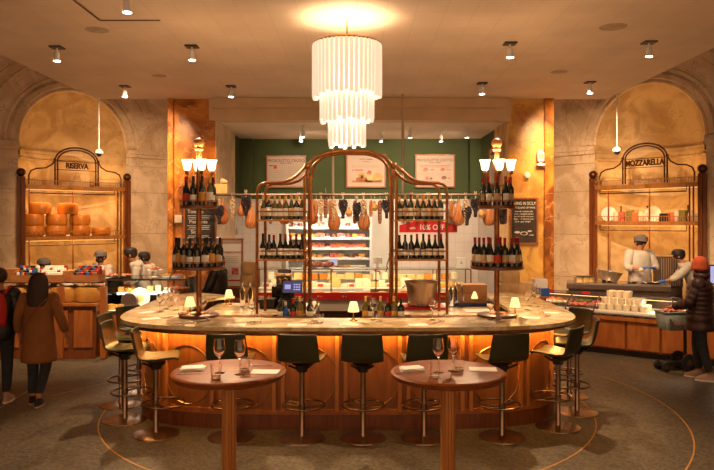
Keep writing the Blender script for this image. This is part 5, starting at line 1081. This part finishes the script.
# ---------------- people ----------------
def skin_body(nm, J, bones, R, m_, parent, fingers=(), extra=0.0):
    names = list(J); idx = {n: i for i, n in enumerate(names)}
    vs = [J[n] for n in names]; es = [(idx[a], idx[b]) for a, b in bones]; rs = [R[n] for n in names]
    me = bpy.data.meshes.new(nm); me.from_pydata([tuple(v) for v in vs], es, []); me.materials.append(MATS[m_])
    o = bpy.data.objects.new(nm, me); COL.objects.link(o); o.parent = parent
    md = o.modifiers.new('skin', 'SKIN'); md.use_smooth_shade = True; md.branch_smoothing = .4
    sv = me.skin_vertices[0].data
    for i, r in enumerate(rs): sv[i].radius = r if hasattr(r, '__len__') else (r, r)
    for s in sv: s.use_root = False
    sv[0].use_root = True
    sb = o.modifiers.new('sub', 'SUBSURF'); sb.levels = 1; sb.render_levels = 2
    return o
V = Vector
def person(label, loc, rz, h, pose, skin='skin', group=None):
    """pose gives joint overrides in a 1.75 m figure facing +y"""
    t = thing('person', label, 'person', loc, rz); t.scale = (h/1.75,)*3
    J = {'pelvis': V((0, 0, .95)), 'waist': V((0, 0, 1.10)), 'chest': V((0, .0, 1.32)), 'neck': V((0, .0, 1.47)), 'jaw': V((0, .02, 1.555)), 'skull': V((0, .01, 1.64)), 'crown': V((0, 0, 1.70))}
    for s, q in ((-1, 'l'), (1, 'r')):
        J.update({'hip'+q: V((s*.09, 0, .90)), 'knee'+q: V((s*.10, .02, .50)), 'ankle'+q: V((s*.10, -.01, .09)), 'toe'+q: V((s*.11, .13, .03)),
                  'sh'+q: V((s*.18, 0, 1.40)), 'el'+q: V((s*.23, -.03, 1.14)), 'wr'+q: V((s*.24, .06, .90)), 'palm'+q: V((s*.24, .08, .83))})
    J.update({k: V(v) for k, v in pose.items()})
    R = {'pelvis': (.13, .10), 'waist': (.125, .095), 'chest': (.15, .105), 'neck': .052, 'jaw': .062, 'skull': .088, 'crown': .06}
    B = [('pelvis', 'waist'), ('waist', 'chest'), ('chest', 'neck'), ('neck', 'jaw'), ('jaw', 'skull'), ('skull', 'crown')]
    for q in 'lr':
        R.update({'hip'+q: .085, 'knee'+q: .055, 'ankle'+q: .038, 'toe'+q: .032, 'sh'+q: .058, 'el'+q: .040, 'wr'+q: .026, 'palm'+q: (.034, .018)})
        B += [('pelvis', 'hip'+q), ('hip'+q, 'knee'+q), ('knee'+q, 'ankle'+q), ('ankle'+q, 'toe'+q), ('chest', 'sh'+q), ('sh'+q, 'el'+q), ('el'+q, 'wr'+q), ('wr'+q, 'palm'+q)]
        d = (J['palm'+q]-J['wr'+q]).normalized(); s = -1 if q == 'l' else 1
        side = d.cross(V((0, 0, 1)) if abs(d.z) < .8 else V((1, 0, 0))).normalized(); nrm = side.cross(d).normalized()
        for k in range(4):
            off = side*(-.027+.018*k); L = (.030, .036, .033, .025)[k]
            a = J['palm'+q]+off+d*.03; b = a+d*L-nrm*.004; c = b+d*L*.7-nrm*.016
            for n_, p_, r_ in (('a', a, .0095), ('b', b, .0085), ('c', c, .007)): J[f'f{q}{k}{n_}'] = p_; R[f'f{q}{k}{n_}'] = r_
            B += [('palm'+q, f'f{q}{k}a'), (f'f{q}{k}a', f'f{q}{k}b'), (f'f{q}{k}b', f'f{q}{k}c')]
        a = J['wr'+q]+d*.03-side*.035; b = a+d*.035-side*.018
        J['t'+q+'a'] = a; J['t'+q+'b'] = b; R['t'+q+'a'] = .011; R['t'+q+'b'] = .008; B += [('wr'+q, 't'+q+'a'), ('t'+q+'a', 't'+q+'b')]
    body = skin_body('body', J, B, R, skin, t)
    head = J['skull']; f = (J.get('look') or V((0, 1, 0)))
    t['_'] = 0; del t['_']
    return t, J, R, B
def face(t, J, d=(0, 1, 0), skin='skin'):
    d = V(d).normalized(); s = d.cross(V((0, 0, 1))); c = J['skull']
    MB().sphere(c+d*.098+V((0, 0, -.025)), (.016, .02, .022), 8, 6).build('nose', skin, t)
    for k in (-1, 1): MB().sphere(c+s*.088*k+V((0, 0, -.02)), (.014, .02, .03), 8, 6).build('ear', skin, t)
    for k in (-1, 1): MB().sphere(c+d*.086+s*.033*k, .012, 8, 6).build('eye', 'black', t); MB().box(c+d*.09+s*.033*k+V((0, 0, .022)), (.03, .02, .006), math.atan2(s.y, s.x)).build('eyebrow', 'hair', t)
    MB().sphere(c+d*.078+V((0, 0, -.062)), (.024, .018, .007), 10, 6).build('mouth', 'meat_red', t)
def seg_tube(m, pts, rs, seg=14):
    P_ = [V(p) for p in pts]; out = []; ro = []
    for i in range(len(P_)-1):
        for k in range(4): f = k/4; out.append(P_[i].lerp(P_[i+1], f)); ro.append(rs[i]*(1-f)+rs[i+1]*f)
    out.append(P_[-1]); ro.append(rs[-1])
    for _ in range(2): out = [out[0]]+[(out[i-1]+out[i]*2+out[i+1])/4 for i in range(1, len(out)-1)]+[out[-1]]
    return m.tube(out, ro, seg)
def torso(m, J, secs, seg=20):
    """elliptical garment between pelvis and neck following the spine joints; secs: (z fraction 0 pelvis .. 1 neck, rx, ry)"""
    a, b, c, d = J['pelvis'], J['waist'], J['chest'], J['neck']; out = []
    for f, rx, ry in secs:
        if f < 0: p = a+V((0, 0, f))
        elif f < .33: p = a.lerp(b, f/.33)
        elif f < .75: p = b.lerp(c, (f-.33)/.42)
        else: p = c.lerp(d, (f-.75)/.25)
        out.append((p.z, p.x, p.y, rx, ry))
    return m.loft(out, seg)
def shirt(t, J, m_, hem=-.06, w_=1.0, sleeve=1.0, name='shirt', puff=0):
    m = MB()
    secs = [(hem, .185*w_, .14*w_), (0, .18*w_, .135*w_), (.33, .17*w_, .125*w_), (.6, .19*w_, .135*w_), (.85, .195*w_, .125*w_), (.96, .14*w_, .10*w_), (1.0, .075, .07)]
    if puff:
        S = []
        for i in range(41):
            f = hem+(1-hem)*i/40; k = 0
            while k < len(secs)-2 and secs[k+1][0] < f: k += 1
            q = (f-secs[k][0])/(secs[k+1][0]-secs[k][0]); b = abs(math.sin(PI*i/40*puff))*.016 if f < .92 else 0
            S.append((f, secs[k][1]*(1-q)+secs[k+1][1]*q+b, secs[k][2]*(1-q)+secs[k+1][2]*q+b))
        secs = S
    torso(m, J, secs, 24)
    for q in 'lr':
        e = J['el'+q].lerp(J['wr'+q], sleeve-.02)
        if puff:
            pts = []; rs = []
            for i in range(29):
                f = i/28; p = J['sh'+q].lerp(J['el'+q], f*2) if f < .5 else J['el'+q].lerp(e, f*2-1); pts.append(p); rs.append(.082-.03*f+abs(math.sin(PI*f*7))*.014)
            m.tube(pts, rs, 14)
        else: seg_tube(m, [J['sh'+q]*1.0, J['el'+q], e], [.082*w_, .062*w_, .046*w_])
        m.sphere(J['sh'+q], .083*w_, 14, 10)
    return m.build(name, m_, t, sub=1, angle=80)
def trousers(t, J, m_, name='trousers', r=(.105, .075, .055)):
    m = MB(); m.sphere(J['pelvis']+V((0, 0, -.02)), (.17, .125, .13), 18, 12)
    for q in 'lr': seg_tube(m, [J['hip'+q]+V((0, 0, .04)), J['knee'+q], J['ankle'+q]+V((0, 0, .03))], r)
    return m.build(name, m_, t, sub=1, angle=80)
def shoes(t, J, m_, sole=None):
    for q in 'lr':
        a, b = J['ankle'+q], J['toe'+q]; d = (b-a); d.z = 0; d.normalize(); c = a.lerp(b, .45); zb = min(a.z-.09, b.z-.03)
        M = Matrix.Translation((c.x, c.y, zb)) @ Matrix.Rotation(math.atan2(d.y, d.x)-PI/2, 4, 'Z')
        m = MB(M); m.loft([(.012, 0, 0, .048, .14), (.045, 0, 0, .048, .138), (.075, 0, -.02, .042, .10), (.11, 0, -.06, .040, .055)], 16)
        s = m.build('shoe', m_, t)
        if sole: m = MB(M); m.loft([(0, 0, 0, .052, .145), (.022, 0, 0, .052, .145)], 16); m.build('sole', sole, s)
def cap(t, J, m_, d=(0, 1, 0), peak=True, name='cap'):
    c = J['skull']+V((0, 0, .012)); d = V(d).normalized(); a = math.atan2(d.y, d.x)-PI/2
    M = Matrix.Translation(c) @ Matrix.Rotation(a, 4, 'Z'); m = MB(M)
    m.lathe([(.112, 0), (.113, .03), (.105, .07), (.075, .098), (.03, .108), (.001, .11)], seg=20, sy=1.08)
    if peak: m.surf(lambda s, q: ((s-.5)*.17*(1-.35*q*q), .095+.085*q-.10*(s-.5)**2*4*.25, .012-.012*q), 8, 4)
    return m.build(name, m_, t, solid=.004 if peak else 0)
def hair_short(t, J, m_='hair', d=(0, 1, 0)):
    c = J['skull']; d = V(d).normalized()
    MB().sphere(c+V((0, 0, .012))-d*.018, (.104, .108, .105), 16, 12).build('hair', m_, t)
# woman in the brown coat, walking away from the camera
p = ON(39, 403); sx = 1
t, J, R_, B_ = person('woman with long dark hair in a brown coat walking away on the left', p, math.radians(6), 1.50,
    {'kneel': (-.09, .05, .50), 'anklel': (-.08, -.02, .09), 'toel': (-.09, .12, .03), 'kneer': (.09, .03, .50), 'ankler': (.06, -.20, .13), 'toer': (.06, -.10, .035), 'elr': (.29, -.04, 1.15), 'wrr': (.33, .05, .93), 'palmr': (.34, .07, .86), 'ell': (-.27, -.02, 1.15), 'wrl': (-.29, .08, .93), 'palml': (-.28, .10, .86)})
face(t, J); m = MB(); torso(m, J, [(-.40, .235, .20), (-.38, .238, .20), (-.2, .225, .175), (0, .205, .155), (.33, .18, .14), (.6, .195, .145), (.85, .20, .13), (.96, .15, .10), (1.0, .08, .075)], 24)
for q in 'lr': seg_tube(m, [J['sh'+q], J['el'+q], J['el'+q].lerp(J['wr'+q], .95)], [.085, .066, .055]); m.sphere(J['sh'+q], .085, 14, 10)
m.build('coat', 'coat_brown', t, sub=1, angle=80)
MB().loft([(1.26, 0, -.09, .07, .03), (1.30, 0, -.09, .13, .055), (1.42, 0, -.06, .145, .08), (1.52, 0, -.03, .135, .10), (1.60, 0, -.02, .13, .115), (1.68, 0, -.015, .115, .115), (1.735, 0, -.01, .075, .08), (1.75, 0, -.01, .02, .02)], 20).build('hair', 'hair', t, sub=1, angle=80)
MB().tube([(.17, -.10, 1.44), (.02, -.165, 1.28), (-.14, -.16, 1.08), (-.20, -.10, .95)], .006, 6).build('bag_strap', 'coat_brown', t)
trousers(t, J, 'denim'); shoes(t, J, 'black', 'shoe_tan')
# person with red backpack at the left edge
p = ON(-1, 402); t, J, R_, B_ = person('person in black with a red backpack at the left edge', p, math.radians(12), 1.55,
    {'kneer': (.08, .08, .50), 'ankler': (.10, -.04, .09), 'toer': (.12, .10, .03), 'kneel': (-.12, .0, .5), 'anklel': (-.12, -.25, .14), 'toel': (-.12, -.13, .035)})
face(t, J); shirt(t, J, 'black', hem=-.18, w_=1.12, name='jacket'); trousers(t, J, 'denim'); shoes(t, J, 'shoe_tan', 'white_paint'); hair_short(t, J)
bp = tag(MB().loft([(1.0, 0, -.20, .10, .05), (1.02, 0, -.22, .15, .085), (1.15, 0, -.235, .165, .10), (1.32, 0, -.22, .155, .09), (1.42, 0, -.20, .12, .06), (1.45, 0, -.18, .06, .03)], 20).build('backpack', 'red_fabric', t, sub=1, angle=80), 'red backpack')
MB().tube([(.10, -.13, 1.42), (.13, .02, 1.50), (.13, .13, 1.38), (.13, .10, 1.1), (.11, -.13, 1.02)], .018, 6).tube([(-.10, -.13, 1.42), (-.13, .02, 1.50), (-.13, .13, 1.38), (-.13, .10, 1.1), (-.11, -.13, 1.02)], .018, 6).build('shoulder_straps', 'red_fabric', bp)
# shopper in puffer jacket with orange beanie
p = ON(700, 379); t, J, R_, B_ = person('shopper in a dark puffer jacket and orange knit beanie by the trolley', p, math.radians(58), 1.57,
    {'kneer': (.08, .06, .50), 'ankler': (.09, .02, .09), 'toer': (.10, .16, .03), 'kneel': (-.10, -.03, .5), 'anklel': (-.10, -.14, .09), 'toel': (-.11, -.01, .03),
     'ell': (-.25, .12, 1.14), 'wrl': (-.18, .34, 1.06), 'palml': (-.16, .41, 1.05), 'elr': (.25, .10, 1.13), 'wrr': (.18, .30, 1.02), 'palmr': (.16, .37, 1.01)})
face(t, J); shirt(t, J, 'puffer', hem=-.24, w_=1.36, name='puffer_jacket', puff=9); trousers(t, J, 'denim'); shoes(t, J, 'shoe_tan', 'white_paint')
MB().lathe([(.07, 1.46), (.12, 1.49), (.125, 1.54), (.10, 1.57), (.07, 1.56)], (0, -.02, 0), 20).build('hood', 'puffer', t, sub=1, angle=80)
MB().lathe([(.108, 1.60), (.120, 1.61), (.120, 1.66), (.112, 1.665), (.115, 1.71), (.10, 1.76), (.06, 1.80), (.001, 1.81)], (0, 0, 0), 22).build('beanie', 'beanie', t, sub=1, angle=80)
hm = MB().sphere((0, -.02, 1.60), (.095, .10, .08), 12, 8).build('hair', 'hair', t)
# cook facing the camera
def lz(px, D): return V(((px-CX)/FPX*D, D, 0))
t, J, R_, B_ = person('cook in white shirt and grey cap facing forward with blue gloves', lz(639.5, 12.45), PI+.10, 1.84,
    {'elr': (.27, .06, 1.17), 'wrr': (.12, .27, 1.17), 'palmr': (.07, .30, 1.185), 'ell': (-.27, .06, 1.17), 'wrl': (-.12, .27, 1.17), 'palml': (-.07, .30, 1.185), 'skull': (0, .045, 1.62), 'crown': (0, .03, 1.68), 'jaw': (0, .05, 1.54)})
face(t, J, (0, 1, -.2)); shirt(t, J, 'shirt_white', w_=1.12, sleeve=.5); trousers(t, J, 'black'); shoes(t, J, 'black'); hair_short(t, J); cap(t, J, 'cap_grey')
MB().tube([V((-.06, .135, 1.625)), V((.06, .135, 1.625))], .008, 6).lathe([(.024, 0), (.026, .004)], (.033, .135, 1.622), 12, Matrix.Rotation(PI/2, 4, 'X')).lathe([(.024, 0), (.026, .004)], (-.033, .135, 1.622), 12, Matrix.Rotation(PI/2, 4, 'X')).build('eyeglasses', 'black', t)
MB().loft([(.70, 0, .06, .19, .11), (1.0, 0, .05, .19, .12), (1.14, 0, .06, .16, .11)], 20).build('apron', 'shirt_grey', t)
def gloves(t, J, R_, B_):
    for q in 'lr':
        ks = ['wr'+q, 'palm'+q]+[k for k in J if k.startswith('f'+q) or k.startswith('t'+q+'a') or k.startswith('t'+q+'b')]
        JJ = {k: J[k] for k in ks}; JJ['cuff'] = J['wr'+q].lerp(J['el'+q], .12); RR = {k: R_[k] for k in ks}; RR = {k: (v if not hasattr(v, '__len__') else max(v)) + .005 for k, v in RR.items()}; RR['cuff'] = .036
        BB = [b for b in B_ if b[0] in ks and b[1] in ks]+[('cuff', 'wr'+q)]
        skin_body('glove', JJ, BB, RR, 'glove', t)
gloves(t, J, R_, B_)
tag(MB().sphere((0, 0, 0), (.045, .04, .035), 12, 8).build('mozzarella_ball', 'cheese_white', loc=lz(639.5, 12.45-.325)+V((.03, 0, 1.215))), 'white mozzarella ball held in the cook\'s blue gloves', 'cheese')
# cook turned to the left
t, J, R_, B_ = person('cook in white shirt and black cap leaning left beside the shopper', lz(693, 11.95), math.radians(72), 1.64,
    {'pelvis': (0, -.05, .95), 'waist': (0, -.02, 1.10), 'chest': (0, .08, 1.31), 'neck': (0, .17, 1.44), 'jaw': (0, .24, 1.50), 'skull': (0, .25, 1.575), 'crown': (0, .24, 1.63), 'shl': (-.18, .10, 1.38), 'shr': (.18, .10, 1.38),
     'ell': (-.24, .30, 1.16), 'wrl': (-.16, .50, 1.10), 'palml': (-.15, .57, 1.09), 'elr': (.24, .26, 1.14), 'wrr': (.16, .46, 1.06), 'palmr': (.15, .53, 1.05)})
face(t, J, (0, 1, -.25)); shirt(t, J, 'shirt_white', w_=1.12, sleeve=.55); trousers(t, J, 'black'); shoes(t, J, 'black'); hair_short(t, J); cap(t, J, 'black'); gloves(t, J, R_, B_)
# left cooks
def work(dx=0): return {'ell': (-.24, .10, 1.14), 'wrl': (-.14, .30, 1.06), 'palml': (-.13, .37, 1.05), 'elr': (.24, .10, 1.14), 'wrr': (.14, .30, 1.06), 'palmr': (.13, .37, 1.05)}
t, J, R_, B_ = person('bearded cook in a grey shirt and dark cap at the left counter', lz(101, 11.9), PI-.35, 1.56, work())
face(t, J); shirt(t, J, 'shirt_grey', w_=1.12, sleeve=.5); trousers(t, J, 'black'); shoes(t, J, 'black'); hair_short(t, J); cap(t, J, 'cap_grey')
MB().sphere(J['skull']+V((0, .035, -.07)), (.075, .07, .055), 12, 8).build('beard', 'beard', t)
b = work(); b.update({'pelvis': (0, -.05, .95), 'chest': (0, .05, 1.32), 'neck': (0, .12, 1.46), 'jaw': (0, .19, 1.52), 'skull': (0, .20, 1.60), 'crown': (0, .18, 1.66), 'shl': (-.18, .07, 1.39), 'shr': (.18, .07, 1.39)})
t, J, R_, B_ = person('cook in a white shirt and black cap bending over the left case', lz(142, 11.75), math.radians(105), 1.66, b)
face(t, J, (0, 1, -.2)); shirt(t, J, 'shirt_white', w_=1.12, sleeve=.5); trousers(t, J, 'black'); shoes(t, J, 'black'); hair_short(t, J); cap(t, J, 'black')
t, J, R_, B_ = person('worker with black headwear and a white top behind the bending cook', lz(154.5, 12.3), math.radians(100), 1.56, b, 'skin_dark')
face(t, J, (0, 1, -.2), 'skin_dark'); shirt(t, J, 'shirt_white', w_=1.0, sleeve=.5); trousers(t, J, 'black'); shoes(t, J, 'black'); hair_short(t, J); cap(t, J, 'black', peak=False)
b2 = dict(b); b2.update({'chest': (0, .28, 1.20), 'waist': (0, .08, 1.08), 'neck': (0, .38, 1.30), 'jaw': (0, .46, 1.34), 'skull': (0, .48, 1.43), 'crown': (0, .47, 1.49), 'shl': (-.18, .28, 1.26), 'shr': (.18, .28, 1.26), 'wrl': (-.14, .50, .98), 'palml': (-.13, .56, .96), 'wrr': (.14, .5, .98), 'palmr': (.13, .56, .96), 'ell': (-.24, .34, 1.05), 'elr': (.24, .34, 1.05)})
t, J, R_, B_ = person('worker in a grey cap bent low behind the left crates', lz(70, 12.0), math.radians(95), 1.62, b2)
face(t, J, (0, 1, -.4)); shirt(t, J, 'shirt_grey', w_=1.05, sleeve=.5); trousers(t, J, 'black'); shoes(t, J, 'black'); hair_short(t, J); cap(t, J, 'cap_grey')
# bartender in black
b = work(); b.update({'elr': (.24, .05, 1.12), 'wrr': (.22, .28, 1.10), 'palmr': (.22, .35, 1.10)})
t, J, R_, B_ = person('long haired worker in black turned away behind the left bottle tower', V((-2.13, 10.45, 0)), math.radians(80), 1.60, b)
face(t, J); shirt(t, J, 'black', w_=1.15, hem=-.2, sleeve=.5); trousers(t, J, 'black'); shoes(t, J, 'black')
MB().loft([(1.32, 0, -.05, .05, .03), (1.36, 0, -.05, .10, .05), (1.50, 0, -.03, .105, .08), (1.62, 0, -.015, .105, .105), (1.70, 0, -.01, .085, .09), (1.74, 0, -.01, .03, .03)], 18).build('hair', 'hair', t, sub=1, angle=80)
# ---------------- shopping trolley ----------------
p = ON(676, 370); tr = thing('shopping_trolley', 'grey shopping basket on a black wheeled trolley beside the shopper', 'trolley', p, math.radians(8)); tr.scale = (.76, .76, .88)
def basket(z0):
    m = MB(); a = [(-.19, -.13), (.19, -.13), (.19, .13), (-.19, .13)]; b = [(-.24, -.17), (.24, -.17), (.24, .17), (-.24, .17)]
    vs = [(x, y, z0) for x, y in a]+[(x, y, z0+.27) for x, y in b]
    m.add(vs, [(0,1,2,3), (0,1,5,4), (1,2,6,5), (2,3,7,6), (3,0,4,7)]); return m
bk = basket(.66).build('basket', 'basket_grey', tr, solid=.008, loc=(-.08, 0, 0))
MB().tube([(-.24, -.17, .93), (.24, -.17, .93), (.24, .17, .93), (-.24, .17, .93)], .014, 8, True).build('rim', 'basket_grey', bk)
m = MB(); [m.box((-.12+.055*(i % 5), -.156-.012*(i//5), .74+.05*(i//5)), (.028, .006, .022), rz=.0) for i in range(10)]; m.build('printed_marks', 'meat_orange', bk)
MB().tube([(.18, 0, .10), (.18, 0, .62), (.16, 0, .66)], .03, 10).box((.0, 0, .655), (.40, .22, .02)).box((-.06, 0, .11), (.50, .16, .07)).tube([(.18, 0, .62), (.27, 0, 1.0)], .016, 8).build('frame', 'black', tr)
for x, y, r in ((.14, -.17, .14), (.14, .17, .14), (-.28, -.12, .075), (-.28, .12, .075)):
    wl = MB().lathe([(.001, -.03), (r*.75, -.032), (r, -.022), (r, .022), (r*.75, .032), (.001, .03)], seg=26, M=Matrix.Rotation(PI/2, 4, 'X')).build('wheel', 'black', tr, loc=(x, y, r))
    MB().lathe([(.001, -.036), (r*.4, -.036), (r*.4, .036), (.001, .036)], seg=16, M=Matrix.Rotation(PI/2, 4, 'X')).build('hub', 'steel_dark', wl)
MB().tube([(.14, -.18, .14), (.14, .18, .14)], .012, 6).tube([(-.28, -.13, .075), (-.28, .13, .075)], .010, 6).build('axle', 'steel_dark', tr)
m = MB(); r_ = random.Random(3); [m.sphere((-.06+r_.uniform(-.15, .15), r_.uniform(-.1, .1), .93+r_.uniform(-.01, .035)), (.06, .05, .028), 8, 6) for _ in range(16)]
o = m.build('produce_bag', 'meat_bag', loc=p, rot=(0, 0, math.radians(8))); o.scale = (.76, .76, .88); tag(o, 'red and white wrapped produce heaped in the trolley basket', 'groceries')
